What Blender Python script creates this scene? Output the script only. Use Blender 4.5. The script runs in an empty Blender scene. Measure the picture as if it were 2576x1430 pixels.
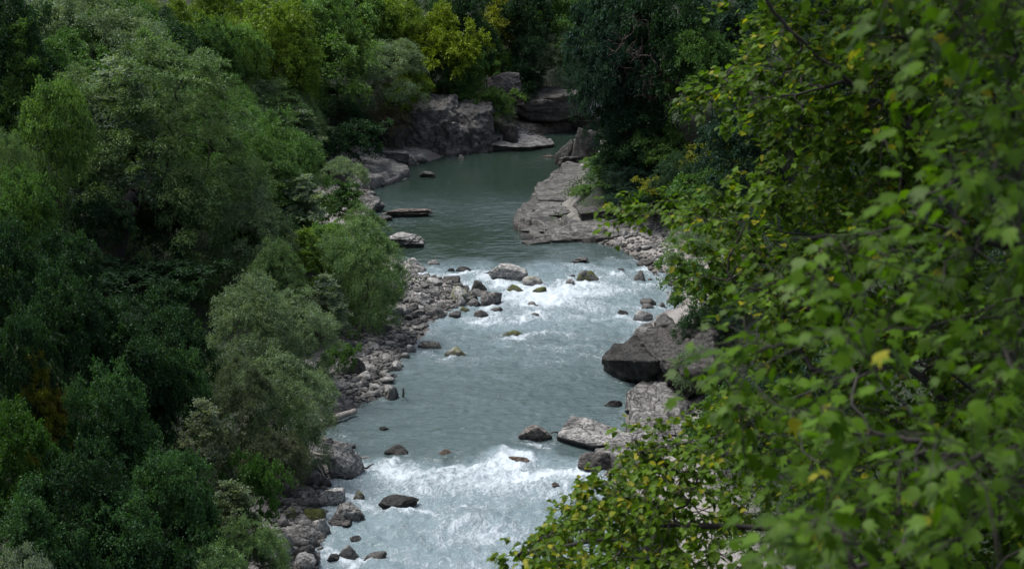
import bpy, bmesh, math, random
import numpy as np
from mathutils import Vector, Matrix, Euler

# ---------------------------------------------------------------- camera, world, sun, exposure
S = bpy.context.scene
COL = S.collection
CAM_H, PITCH, F = 30.0, math.radians(13.0), 4085.5      # F: focal length in units of a 2576-wide picture
cam_data = bpy.data.cameras.new('camera'); cam = bpy.data.objects.new('camera', cam_data); COL.objects.link(cam)
cam.location = (0, 0, CAM_H); cam.rotation_euler = (math.pi / 2 - PITCH, 0, 0)
cam_data.sensor_width = 36; cam_data.lens = 36 * F / 2576
cam_data.clip_start = 0.1; cam_data.clip_end = 2000
cam_data.dof.use_dof = True; cam_data.dof.focus_distance = 105; cam_data.dof.aperture_fstop = 3.4
S.camera = cam
W = bpy.data.worlds.new('World'); S.world = W; W.use_nodes = True
SUN_EL, SUN_AZ = math.radians(66), math.radians(-75)      # azimuth clockwise from +Y
wn = W.node_tree.nodes; wl = W.node_tree.links; wn.clear()
sky = wn.new('ShaderNodeTexSky'); sky.sky_type = 'NISHITA'; sky.sun_disc = False
sky.sun_elevation = SUN_EL; sky.sun_rotation = SUN_AZ; sky.air_density = 1.0; sky.dust_density = 3.0; sky.ozone_density = 1.0
hs = wn.new('ShaderNodeHueSaturation'); hs.inputs['Saturation'].default_value = 0.62
bg = wn.new('ShaderNodeBackground'); bg.inputs['Strength'].default_value = 0.118
wo = wn.new('ShaderNodeOutputWorld')
wl.new(sky.outputs[0], hs.inputs['Color']); wl.new(hs.outputs[0], bg.inputs[0]); wl.new(bg.outputs[0], wo.inputs[0])
sd = bpy.data.lights.new('sun', 'SUN'); sun = bpy.data.objects.new('sun', sd); COL.objects.link(sun)
sd.energy = 2.5; sd.angle = math.radians(24); sd.color = (1.0, 0.98, 0.95)
sdir = Vector((math.sin(SUN_AZ) * math.cos(SUN_EL), math.cos(SUN_AZ) * math.cos(SUN_EL), math.sin(SUN_EL)))
sun.rotation_euler = sdir.to_track_quat('Z', 'Y').to_euler(); sun.location = (-60, 40, 120)
S.view_settings.view_transform = 'Standard'; S.view_settings.look = 'None'
S.view_settings.exposure = 0.88; S.view_settings.gamma = 1.0; S.view_settings.use_curve_mapping = False
S.render.engine = 'CYCLES'
S.cycles.use_denoising = True
S.cycles.max_bounces = 6; S.cycles.diffuse_bounces = 3; S.cycles.glossy_bounces = 3; S.cycles.transmission_bounces = 3
S.cycles.transparent_max_bounces = 4; S.cycles.caustics_reflective = False; S.cycles.caustics_refractive = False

CP, SP = math.cos(PITCH), math.sin(PITCH)
def ray(px, py):
    u = (px - 1288) / F; v = (715 - py) / F
    return np.array([u, CP + v * SP, -SP + v * CP])
def at(px, py, z=0.0):
    d = ray(px, py); t = (z - CAM_H) / d[2]
    return np.array([d[0] * t, d[1] * t, z])
def at_y(px, py, Y):
    d = ray(px, py); t = Y / d[1]
    return np.array([d[0] * t, Y, CAM_H + d[2] * t])
def px_m(Y): return Y / CP / F * 1.0      # metres per 2576-picture unit at about distance Y

# ---------------------------------------------------------------- helpers
rng = np.random.default_rng(7)
def h3(ix, iy, iz, seed):
    n = (ix.astype(np.int64) * 374761393 + iy.astype(np.int64) * 668265263 + iz.astype(np.int64) * 2147483647 + seed * 974634777) & 0xFFFFFFFF
    n = ((n ^ (n >> 13)) * 1274126177) & 0xFFFFFFFF
    n = ((n ^ (n >> 16)) * 2246822519) & 0xFFFFFFFF
    return ((n ^ (n >> 15)) & 0xFFFFFF) / float(0xFFFFFF)
def vnoise(p, seed=0):
    i = np.floor(p).astype(np.int64); f = p - i; f = f * f * f * (f * (f * 6 - 15) + 10)
    r = 0
    for dx in (0, 1):
        for dy in (0, 1):
            for dz in (0, 1):
                w = (f[:, 0] if dx else 1 - f[:, 0]) * (f[:, 1] if dy else 1 - f[:, 1]) * (f[:, 2] if dz else 1 - f[:, 2])
                r = r + w * h3(i[:, 0] + dx, i[:, 1] + dy, i[:, 2] + dz, seed)
    return r * 2 - 1
ROT = np.array([[0.36, 0.48, -0.8], [-0.8, 0.6, 0.0], [0.48, 0.64, 0.6]])
def fbm(p, octs=4, seed=0, gain=0.5):
    r = 0; a = 1.0; tot = 0; p = np.array(p, float)
    for k in range(octs):
        r = r + a * vnoise(p, seed + k); tot += a; a *= gain; p = (p @ ROT.T) * 2.03 + 11.3
    return r / tot
def ridged(p, octs=4, seed=0):
    r = 0; a = 1.0; tot = 0; p = np.array(p, float)
    for k in range(octs):
        r = r + a * (1 - np.abs(vnoise(p, seed + k)) * 2); tot += a; a *= 0.5; p = (p @ ROT.T) * 2.03 + 7.1
    return r / tot
def p3(x, y, z=None): return np.stack([x, y, np.zeros_like(x) if z is None else z], -1)

def mesh_from(name, V, faces, nper, mats, attrs=None, smooth=False, midx=None):
    """V (N,3); faces (M,nper) index array"""
    me = bpy.data.meshes.new(name); V = np.asarray(V, np.float32); faces = np.asarray(faces, np.int32)
    me.vertices.add(len(V)); me.vertices.foreach_set('co', V.ravel())
    me.loops.add(faces.size); me.loops.foreach_set('vertex_index', faces.ravel())
    me.polygons.add(len(faces)); me.polygons.foreach_set('loop_start', np.arange(0, faces.size, nper, dtype=np.int32))
    me.polygons.foreach_set('loop_total', np.full(len(faces), nper, np.int32))
    if smooth: me.polygons.foreach_set('use_smooth', np.ones(len(faces), bool))
    for m in (mats if isinstance(mats, (list, tuple)) else [mats]): me.materials.append(m)
    if midx is not None: me.polygons.foreach_set('material_index', np.asarray(midx, np.int32))
    for k, a in (attrs or {}).items():
        at_ = me.attributes.new(k, 'FLOAT', 'POINT'); at_.data.foreach_set('value', np.asarray(a, np.float32))
    me.update(calc_edges=True); me.validate()
    return me
def link(name, me, parent=None, loc=None):
    o = bpy.data.objects.new(name, me); COL.objects.link(o)
    if parent is not None: o.parent = parent
    if loc is not None: o.location = loc
    return o
def tag(o, label=None, cat=None, group=None, kind=None):
    if label: o['label'] = label
    if cat: o['category'] = cat
    if group: o['group'] = group
    if kind: o['kind'] = kind
    return o

# ---------------------------------------------------------------- materials
def newmat(name):
    m = bpy.data.materials.new(name); m.use_nodes = True; nt = m.node_tree; nt.nodes.clear()
    out = nt.nodes.new('ShaderNodeOutputMaterial'); return m, nt.nodes, nt.links, out
class NB:
    def __init__(s, N, L): s.N, s.L = N, L
    def node(s, t, ins=None, **kw):
        n = s.N.new(t)
        for k, v in kw.items(): setattr(n, k, v)
        for k, v in (ins or {}).items():
            if hasattr(v, 'is_output') or isinstance(v, bpy.types.NodeSocket): s.L.new(v, n.inputs[k])
            else: n.inputs[k].default_value = v
        return n
    def math(s, op, a, b=0.0, clamp=False):
        n = s.N.new('ShaderNodeMath'); n.operation = op; n.use_clamp = clamp
        for i, v in enumerate((a, b)):
            if isinstance(v, bpy.types.NodeSocket): s.L.new(v, n.inputs[i])
            else: n.inputs[i].default_value = v
        return n.outputs[0]
    def mix(s, f, a, b, blend='MIX'):
        n = s.N.new('ShaderNodeMix'); n.data_type = 'RGBA'; n.blend_type = blend
        for i, v in ((0, f), (6, a), (7, b)):
            if isinstance(v, bpy.types.NodeSocket): s.L.new(v, n.inputs[i])
            else: n.inputs[i].default_value = v if i == 0 else (tuple(v) + (1,) if len(v) == 3 else v)
        return n.outputs[2]
    def ramp(s, f, a, b):      # smooth 0..1 between a and b
        n = s.N.new('ShaderNodeMapRange'); n.interpolation_type = 'SMOOTHSTEP'
        s.L.new(f, n.inputs[0]); n.inputs[1].default_value = a; n.inputs[2].default_value = b
        return n.outputs[0]
    def noise(s, vec, scale, detail=4, rough=0.5, dist=0.0):
        n = s.node('ShaderNodeTexNoise', {'Scale': scale, 'Detail': detail, 'Roughness': rough, 'Distortion': dist})
        s.L.new(vec, n.inputs['Vector']); return n.outputs['Fac']

def leaf_material(name, spec=0.3, rough=0.5, trans=0.35, var=0.35, yellow=None):
    m, N, L, out = newmat(name); nb = NB(N, L)
    oi = N.new('ShaderNodeObjectInfo'); tint = nb.node('ShaderNodeAttribute', attribute_name='tint').outputs['Fac']
    tc = N.new('ShaderNodeTexCoord')
    base = oi.outputs['Color']
    dark = nb.mix(1.0, base, (1 - var, 1 - var, 1 - var * 0.8), 'MULTIPLY')
    lite = nb.mix(1.0, base, (1 + var * 1.5, 1 + var * 1.1, 1 + var * .6), 'MULTIPLY')
    c = nb.mix(tint, dark, lite)
    big = nb.ramp(nb.noise(tc.outputs['Object'], 0.35, 3), 0.42, 0.68)
    c = nb.mix(nb.math('MULTIPLY', big, 0.5), c, nb.mix(1.0, c, (1.22, 1.12, 0.8), 'MULTIPLY'))
    if yellow:
        yl = nb.node('ShaderNodeAttribute', attribute_name='yel').outputs['Fac']
        c = nb.mix(yl, c, yellow)
    p = nb.node('ShaderNodeBsdfPrincipled', {'Base Color': c, 'Roughness': rough, 'Specular IOR Level': spec})
    t = nb.node('ShaderNodeBsdfTranslucent', {'Color': nb.mix(1.0, c, (1.35, 1.5, 0.5), 'MULTIPLY')})
    ms = N.new('ShaderNodeMixShader'); ms.inputs[0].default_value = trans
    L.new(p.outputs[0], ms.inputs[1]); L.new(t.outputs[0], ms.inputs[2]); L.new(ms.outputs[0], out.inputs[0])
    return m
M_LEAF = leaf_material('leaf_broad', spec=0.15)
M_WILLOW = leaf_material('leaf_willow', spec=0.18, rough=0.5, trans=0.3, var=0.35)
M_LINDEN = leaf_material('leaf_linden', spec=0.12, rough=0.45, trans=0.42, var=0.6, yellow=(0.28, 0.26, 0.02))

def bark_material(name, c0, c1):
    m, N, L, out = newmat(name); nb = NB(N, L); tc = N.new('ShaderNodeTexCoord')
    n = nb.noise(tc.outputs['Object'], 9, 5, .6)
    c = nb.mix(nb.ramp(n, .3, .7), c0, c1)
    b = nb.node('ShaderNodeBump', {'Strength': .5, 'Distance': .03, 'Height': n})
    p = nb.node('ShaderNodeBsdfPrincipled', {'Base Color': c, 'Roughness': .85, 'Normal': b.outputs[0]})
    L.new(p.outputs[0], out.inputs[0]); return m
M_BARK = bark_material('bark_dark', (0.008, 0.006, 0.005), (0.028, 0.023, 0.018))
M_BARKG = bark_material('bark_grey', (0.05, 0.045, 0.038), (0.12, 0.105, 0.09))
M_DEAD = bark_material('bark_reddish', (0.05, 0.033, 0.028), (0.10, 0.07, 0.06))
M_DRIFT = bark_material('driftwood', (0.16, 0.14, 0.12), (0.34, 0.31, 0.28))

def stone_material(name, strata=False):
    m, N, L, out = newmat(name); nb = NB(N, L)
    oi = N.new('ShaderNodeObjectInfo'); geo = N.new('ShaderNodeNewGeometry'); tc = N.new('ShaderNodeTexCoord')
    pos = geo.outputs['Position']; ocol = nb.mix(1.0, oi.outputs['Color'], (.80, .81, .815), 'MULTIPLY')
    n1 = nb.noise(pos, 0.9, 6, .6); n2 = nb.noise(pos, 6.0, 6, .65); n3 = nb.noise(pos, 0.25, 3)
    c = nb.mix(nb.ramp(n1, .32, .68), nb.mix(1.0, ocol, (.5, .5, .5), 'MULTIPLY'), nb.mix(1.0, ocol, (1.28, 1.27, 1.26), 'MULTIPLY'))
    c = nb.mix(nb.math('MULTIPLY', nb.ramp(n2, .48, .66), .7), c, nb.mix(1.0, c, (.28, .27, .26), 'MULTIPLY'))
    mpc = nb.node('ShaderNodeMapping', {'Vector': pos, 'Rotation': (.5, .7, .3), 'Scale': (1.0, 1.0, 2.2)})
    nc = nb.noise(mpc.outputs[0], 1.5, 7, .6, .6)
    crv = nb.ramp(nb.math('ABSOLUTE', nb.math('SUBTRACT', nc, .5)), .022, .0)
    c = nb.mix(nb.math('MULTIPLY', crv, .35 if strata else .6), c, (.018, .016, .015))
    # paler blotches on faces that look up
    sep = N.new('ShaderNodeSeparateXYZ'); L.new(geo.outputs['Normal'], sep.inputs[0])
    up = nb.ramp(sep.outputs[2], .1, .9)
    cr = nb.math('MULTIPLY', up, nb.ramp(nb.noise(pos, 2.3, 5, .7), .45, .62))
    c = nb.mix(nb.math('MULTIPLY', cr, .5), c, nb.mix(1.0, c, (1.6, 1.57, 1.52), 'MULTIPLY'))
    # pits
    vo = nb.node('ShaderNodeTexVoronoi', {'Scale': 4.5}); 
    wob = nb.node('ShaderNodeTexNoise', {'Scale': 3.0, 'Detail': 3}); L.new(pos, wob.inputs['Vector'])
    vm = N.new('ShaderNodeVectorMath'); vm.operation = 'MULTIPLY_ADD'; L.new(wob.outputs['Color'], vm.inputs[0]); vm.inputs[1].default_value = (.6, .6, .6); L.new(pos, vm.inputs[2])
    L.new(vm.outputs[0], vo.inputs['Vector'])
    pit = nb.math('MULTIPLY', nb.ramp(vo.outputs['Distance'], .28, .12), nb.ramp(n1, .45, .6))
    c = nb.mix(nb.math('MULTIPLY', pit, .6), c, (.03, .028, .026))
    # moss
    sp = N.new('ShaderNodeSeparateXYZ'); L.new(pos, sp.inputs[0])
    mo = nb.math('MULTIPLY', nb.ramp(nb.math('ADD', nb.noise(pos, 1.8, 5, .65), nb.math('MULTIPLY', oi.outputs['Alpha'], .3)), .58, .7), nb.ramp(oi.outputs['Alpha'], 0, .4))
    c = nb.mix(nb.math('MULTIPLY', mo, .8), c, nb.mix(n2, (.05, .07, .008), (.13, .14, .02)))
    # wet rock just above the water
    wet = nb.ramp(nb.math('ADD', sp.outputs[2], nb.math('MULTIPLY', nb.math('SUBTRACT', n1, .5), -1.0)), .42, .16)
    c = nb.mix(nb.math('MULTIPLY', wet, .75), c, nb.mix(1.0, c, (.3, .28, .26), 'MULTIPLY'))
    h = nb.math('ADD', nb.math('MULTIPLY', n2, .5), nb.math('MULTIPLY', pit, -.5))
    h = nb.math('SUBTRACT', nb.math('ADD', h, n1), nb.math('MULTIPLY', crv, .6))
    if strata:
        mp = nb.node('ShaderNodeMapping', {'Vector': pos, 'Rotation': (math.radians(6), math.radians(-14), 0), 'Scale': (.25, .25, 4.5)})
        st = nb.noise(mp.outputs[0], 1.0, 6, .7)
        crk = nb.math('MAXIMUM', nb.ramp(nb.math('ABSOLUTE', nb.math('SUBTRACT', st, .5)), .0, .05), nb.ramp(sep.outputs[2], .55, .85))
        c = nb.mix(nb.math('MULTIPLY', nb.math('SUBTRACT', 1.0, crk), .7), c, (.02, .018, .017))
        mp2 = nb.node('ShaderNodeMapping', {'Vector': pos, 'Rotation': (0, 0, math.radians(-24)), 'Scale': (.13, .55, 1.5)})
        s2 = nb.noise(mp2.outputs[0], 1.0, 7, .68, .3); c2 = nb.ramp(nb.math('ABSOLUTE', nb.math('SUBTRACT', s2, .5)), .0, .014)
        c = nb.mix(nb.math('MULTIPLY', nb.math('SUBTRACT', 1.0, c2), .8), c, (.02, .018, .017))
        c = nb.mix(nb.math('MULTIPLY', nb.ramp(s2, .5, .62), .35), c, nb.mix(1.0, c, (.5, .49, .48), 'MULTIPLY'))
        h = nb.math('ADD', h, nb.math('MULTIPLY', c2, .7))
        h = nb.math('ADD', nb.math('MULTIPLY', crk, .8), nb.math('ADD', h, nb.math('MULTIPLY', st, nb.ramp(sep.outputs[2], .9, .5))))
    b = nb.node('ShaderNodeBump', {'Strength': .9, 'Distance': .22, 'Height': h})
    r = nb.math('SUBTRACT', .9, nb.math('MULTIPLY', wet, .5))
    p = nb.node('ShaderNodeBsdfPrincipled', {'Base Color': c, 'Roughness': r, 'Normal': b.outputs[0], 'Specular IOR Level': .35})
    L.new(p.outputs[0], out.inputs[0]); return m
M_STONE = stone_material('river_stone'); M_STRATA = stone_material('layered_rock', True)

# ---------------------------------------------------------------- the river's outline (traced on the water plane)
LEFT = [(700, 2300), (760, 1800), (800, 1500), (800, 1430), (815, 1350), (835, 1290), (838, 1220), (890, 1190), (895, 1120), (830, 1085), (880, 1035), (975, 995), (970, 960), (1000, 920),
        (1030, 872), (1066, 848), (1090, 815), (1130, 790), (1175, 765), (1200, 730), (1150, 705), (1060, 690), (1050, 660), (985, 640), (955, 610), (925, 570), (925, 530), (920, 498),
        (935, 480), (1030, 447), (1000, 425), (1060, 410), (1140, 388), (1225, 382), (1395, 371), (1390, 352), (1350, 334), (1380, 328), (1440, 324), (1470, 318), (1600, 312), (1900, 305)]
RIGHT = [(2100, 318), (1620, 328), (1500, 336), (1440, 350), (1412, 380), (1406, 408), (1395, 430), (1345, 470), (1340, 500), (1305, 530), (1305, 570), (1325, 600), (1480, 606), (1560, 628),
         (1605, 660), (1650, 690), (1675, 720), (1692, 760), (1640, 800), (1590, 850), (1530, 905), (1520, 945), (1610, 975), (1590, 1010), (1570, 1045), (1575, 1110), (1500, 1140),
         (1480, 1180), (1530, 1240), (1600, 1430), (1700, 1800), (1900, 2300)]
RP = np.array([at(*p)[:2] for p in LEFT + RIGHT])
NL = len(LEFT)
RP = np.vstack([[[RP[0][0] - 2, -70]], RP, [[RP[-1][0] + 4, -70]]])
def river_sd(x, y):
    """signed distance to the river outline (negative inside) and +1/-1 for the left/right bank"""
    P = np.stack([x, y], -1); best = np.full(len(x), 1e9); side = np.zeros(len(x)); inside = np.zeros(len(x), bool)
    n = len(RP)
    for i in range(n):
        a, b = RP[i], RP[(i + 1) % n]
        ab = b - a; t = np.clip(((P - a) @ ab) / (ab @ ab), 0, 1)
        if i != n - 1:
            d = np.hypot(*(P - (a + t[:, None] * ab)).T)
            m = d < best; best[m] = d[m]; side[m] = 1 if i <= NL else -1
        c = ((a[1] > y) != (b[1] > y)) & (x < (b[0] - a[0]) * (y - a[1]) / (b[1] - a[1] + 1e-12) + a[0])
        inside ^= c
    return np.where(inside, -best, best), side
def smooth(a, b, x):
    t = np.clip((x - a) / (b - a), 0, 1); return t * t * (3 - 2 * t)
def ground_z(x, y, detail=True):
    x = np.atleast_1d(np.asarray(x, float)); y = np.atleast_1d(np.asarray(y, float))
    d, side = river_sd(x, y)
    far = smooth(205, 235, y)
    dd = np.maximum(d, 0)
    left = 0.22 * dd + 0.28 * np.maximum(dd - 7, 0) + 0.12 * np.maximum(dd - 25, 0)
    leftf = 0.75 * np.maximum(dd - 1, 0) + .2 * np.minimum(dd, 1)
    L_ = left * (1 - far) + leftf * far
    mid = smooth(55, 90, y)
    rslope = (0.95 * np.maximum(dd - 1.5, 0)) * (1 - mid) + (0.25 * dd + 0.5 * np.maximum(dd - 4, 0)) * mid
    z = np.where(side > 0, L_, rslope)
    z = 75 * (1 - np.exp(-z / 75))
    z = z - 0.12 + np.where(d < 0, np.maximum(d * 0.5, -1.3), 0)
    if detail:
        z = z + fbm(p3(x * .35, y * .35), 4, 3) * .25 * np.clip(d + 1, 0, 1.5) + fbm(p3(x * .06, y * .06), 3, 5) * 3.0 * smooth(6, 25, d)
    return z
def gz(x, y): return float(ground_z(x, y)[0])

def build_ground():
    xs = np.concatenate([np.arange(-170, -60, 4.0), np.arange(-60, 60, 0.9), np.arange(60, 190, 4.0)])
    ys = np.concatenate([np.arange(-220, 30, 4.0), np.arange(30, 250, 0.9), np.arange(250, 460, 4.0)])  # runs on behind the camera: unseen hills added to cut low sky light
    X, Y = np.meshgrid(xs, ys); x, y = X.ravel(), Y.ravel()
    z = ground_z(x, y); d, side = river_sd(x, y)
    nx, ny = len(xs), len(ys); idx = np.arange(nx * ny).reshape(ny, nx)
    f = np.stack([idx[:-1, :-1], idx[:-1, 1:], idx[1:, 1:], idx[1:, :-1]], -1).reshape(-1, 4)
    m, N, L, out = newmat('ground'); nb = NB(N, L)
    geo = N.new('ShaderNodeNewGeometry'); pos = geo.outputs['Position']
    db = nb.node('ShaderNodeAttribute', attribute_name='bank').outputs['Fac']
    n1 = nb.noise(pos, 1.2, 6, .6); n2 = nb.noise(pos, 14, 5, .7)
    grav = nb.mix(nb.ramp(n2, .35, .65), (.10, .092, .085), (.33, .31, .29))
    soil = nb.mix(nb.ramp(n1, .3, .7), (.008, .013, .006), (.018, .028, .012))
    k = nb.ramp(nb.math('ADD', db, nb.math('MULTIPLY', nb.math('SUBTRACT', n1, .5), 4.0)), 4.0, 6.5)
    c = nb.mix(k, grav, soil)
    sp = N.new('ShaderNodeSeparateXYZ'); L.new(pos, sp.inputs[0])
    wet = nb.ramp(sp.outputs[2], .35, .08); c = nb.mix(nb.math('MULTIPLY', wet, .7), c, nb.mix(1.0, c, (.35, .32, .29), 'MULTIPLY'))
    b = nb.node('ShaderNodeBump', {'Strength': .8, 'Distance': .1, 'Height': nb.math('ADD', n2, n1)})
    p = nb.node('ShaderNodeBsdfPrincipled', {'Base Color': c, 'Roughness': .9, 'Normal': b.outputs[0]})
    L.new(p.outputs[0], out.inputs[0])
    me = mesh_from('ground', p3(x, y, z), f, 4, m, {'bank': np.clip(d, 0, 50)}, smooth=True)
    tag(link('ground', me), 'valley ground of gravel banks and dark wooded slopes', kind='structure')
build_ground()

# ---------------------------------------------------------------- rocks: specs first, because the water foams round them
# (x0, x1, y_top, y_base, kind, label, moss, colour, strata)
GREY, PALE, DARK, BLACK, BROWN = (.22, .214, .205), (.39, .382, .368), (.12, .116, .11), (.04, .038, .036), (.19, .14, .105)
WATER_ROCKS = [
 (1231,1327,658,706,'broad pale boulder, largest of those standing in the middle rapids',.12,PALE,'r'),
 (1212,1246,681,693,'low black rock touching the left side of the largest rapids boulder',0,BLACK,'r'),
 (1450,1509,675,709,'pitted grey boulder with a mossy foot, alone in the white water right of centre',.5,GREY,'r'),
 (1313,1370,694,721,'pale rounded boulder just below the largest rapids boulder',.25,PALE,'r'),
 (1275,1319,714,736,'dark mossy stone in the foam left of the green topped one',.45,DARK,'r'),
 (1340,1375,719,737,'small stone with a bright green mossy top in the foam',.95,GREY,'r'),
 (1208,1262,729,769,'square cut grey block at the tip of the stony spit',.0,GREY,'b'),
 (1233,1266,768,785,'small dark stone just below the square block',.1,DARK,'r'),
 (1192,1232,777,798,'flat topped dark stone below the stony spit',.15,DARK,'r'),
 (1319,1354,756,773,'small peaked grey stone in mid river below the main foam',.0,GREY,'r'),
 (1333,1357,785,796,'very small grey stone in mid river below the peaked one',.0,GREY,'r'),
 (1256,1316,830,847,'low elongated boulder with a mossy top alone in open water',.85,GREY,'r'),
 (1424,1447,699,719,'small round pale stone left of the pitted boulder',.1,PALE,'r'),
 (1434,1450,690,700,'tiny black stone behind the small round pale one',.0,BLACK,'r'),
 (1439,1480,646,661,'flat layered stone where the pool spills into the rapids',.0,GREY,'s'),
 (1554,1573,673,682,'small dark stone near the right bank at the head of the rapids',.0,DARK,'r'),
 (1593,1627,679,708,'pointed triangular grey stone near the right bank',.0,GREY,'p'),
 (1628,1642,698,706,'tiny brown stone between the pointed stone and the right bank',.0,BROWN,'r'),
 (1612,1657,748,770,'dark angular block by the right bank, topmost of a small pile',.0,DARK,'b'),
 (1553,1581,779,795,'small black rounded stone with water breaking on it',.0,BLACK,'r'),
 (1594,1643,777,810,'pale pitted boulder close to the right bank below the rapids',.0,PALE,'r'),
 (1602,1647,652,671,'dark flat boulder at the edge of the right gravel beach',.0,DARK,'r'),
 (1074,1105,653,666,'small pale stone in the shallows behind the spit',.0,PALE,'r'),
 (1144,1186,669,683,'dark low rock in the stream above the spit',.0,BLACK,'r'),
 (1125,1144,672,682,'small grey stone left of the dark low rock above the spit',.0,GREY,'r'),
 (1050,1110,855,877,'grey boulder half in water off the little gravel beach',.2,GREY,'r'),
 (1118,1176,871,896,'pyramid shaped pale stone with moss, in open water off the left bank',.45,PALE,'p'),
 (1517,1566,1001,1022,'dark wedge of rock in calm water before the overhanging cliff',.0,DARK,'p'),
 (1305,1388,1063,1111,'brown grey rounded boulder left of the large flat slab',.0,(.19,.17,.15),'r'),
 (1335,1366,1116,1127,'small dark stone in front of the brown grey rounded boulder',.0,DARK,'r'),
 (965,1027,1118,1147,'black wet boulder at the lip of the lower rapids',.0,BLACK,'r'),
 (881,920,1232,1265,'upright grey stone in water beside the left boulder bank',.25,GREY,'p'),
 (952,1050,1246,1282,'long jagged black rock in the lower rapids',.0,BLACK,'r'),
 (953,978,1072,1082,'little black rock above the lower rapids near the left bank',.0,BLACK,'r'),
 (1102,1137,1128,1148,'brown stone washed over by water at the lip of the lower rapids',.0,BROWN,'r'),
 (1280,1333,1145,1167,'brown flat stone awash behind the lower foam line',.0,BROWN,'r'),
 (845,912,1363,1411,'angular grey boulder rising from water at the bottom left of the river',.1,GREY,'p'),
 (822,858,1388,1414,'low dark slab against the angular grey boulder at the river bottom',.0,DARK,'r'),
 (915,970,1389,1414,'rounded dark block in water at the bottom of the river',.0,DARK,'b'),
 (879,911,1347,1360,'small dark rock in water above the angular boulder',.0,DARK,'r'),
 (1389,1410,1213,1221,'tiny brown rock breaking the surface near the leafy branches',.0,BROWN,'r'),
 (963,1072,587,624,'pale layered rock in the pool just off the left bushes',.0,PALE,'s'),
 (952,1094,524,548,'long low brown reef barely above the pool surface',.0,(.2,.165,.145),'s'),
 (1053,1095,430,447,'dark narrow rock in the upper pool off the rocky slope',.0,DARK,'s'),
 (1153,1167,388,399,'little pale stone standing alone in the far pool',.0,PALE,'p'),
 (1364,1396,389,396,'very low brown rock in the far pool near the right boulder',.0,BROWN,'r'),
 (886,966,484,536,'dark boulder with a pale flat top at the left edge of the pool',.0,GREY,'r'),
 (908,929,534,552,'round pale stone at the foot of the flat topped pool boulder',.0,PALE,'r'),
 (949,986,541,557,'small dark pair of stones at the left end of the low reef',.0,DARK,'r'),
 (988,1076,645,690,'pale pitted bank boulder at the upstream end of the stony spit',.0,PALE,'r'),
 (920,945,480,492,'small flat stone lying at the waterline under the left slope',.0,PALE,'r'),
 (1490,1510,1210,1222,'small dark rock showing beside the lower right leaves',.0,DARK,'r'),
]
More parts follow.
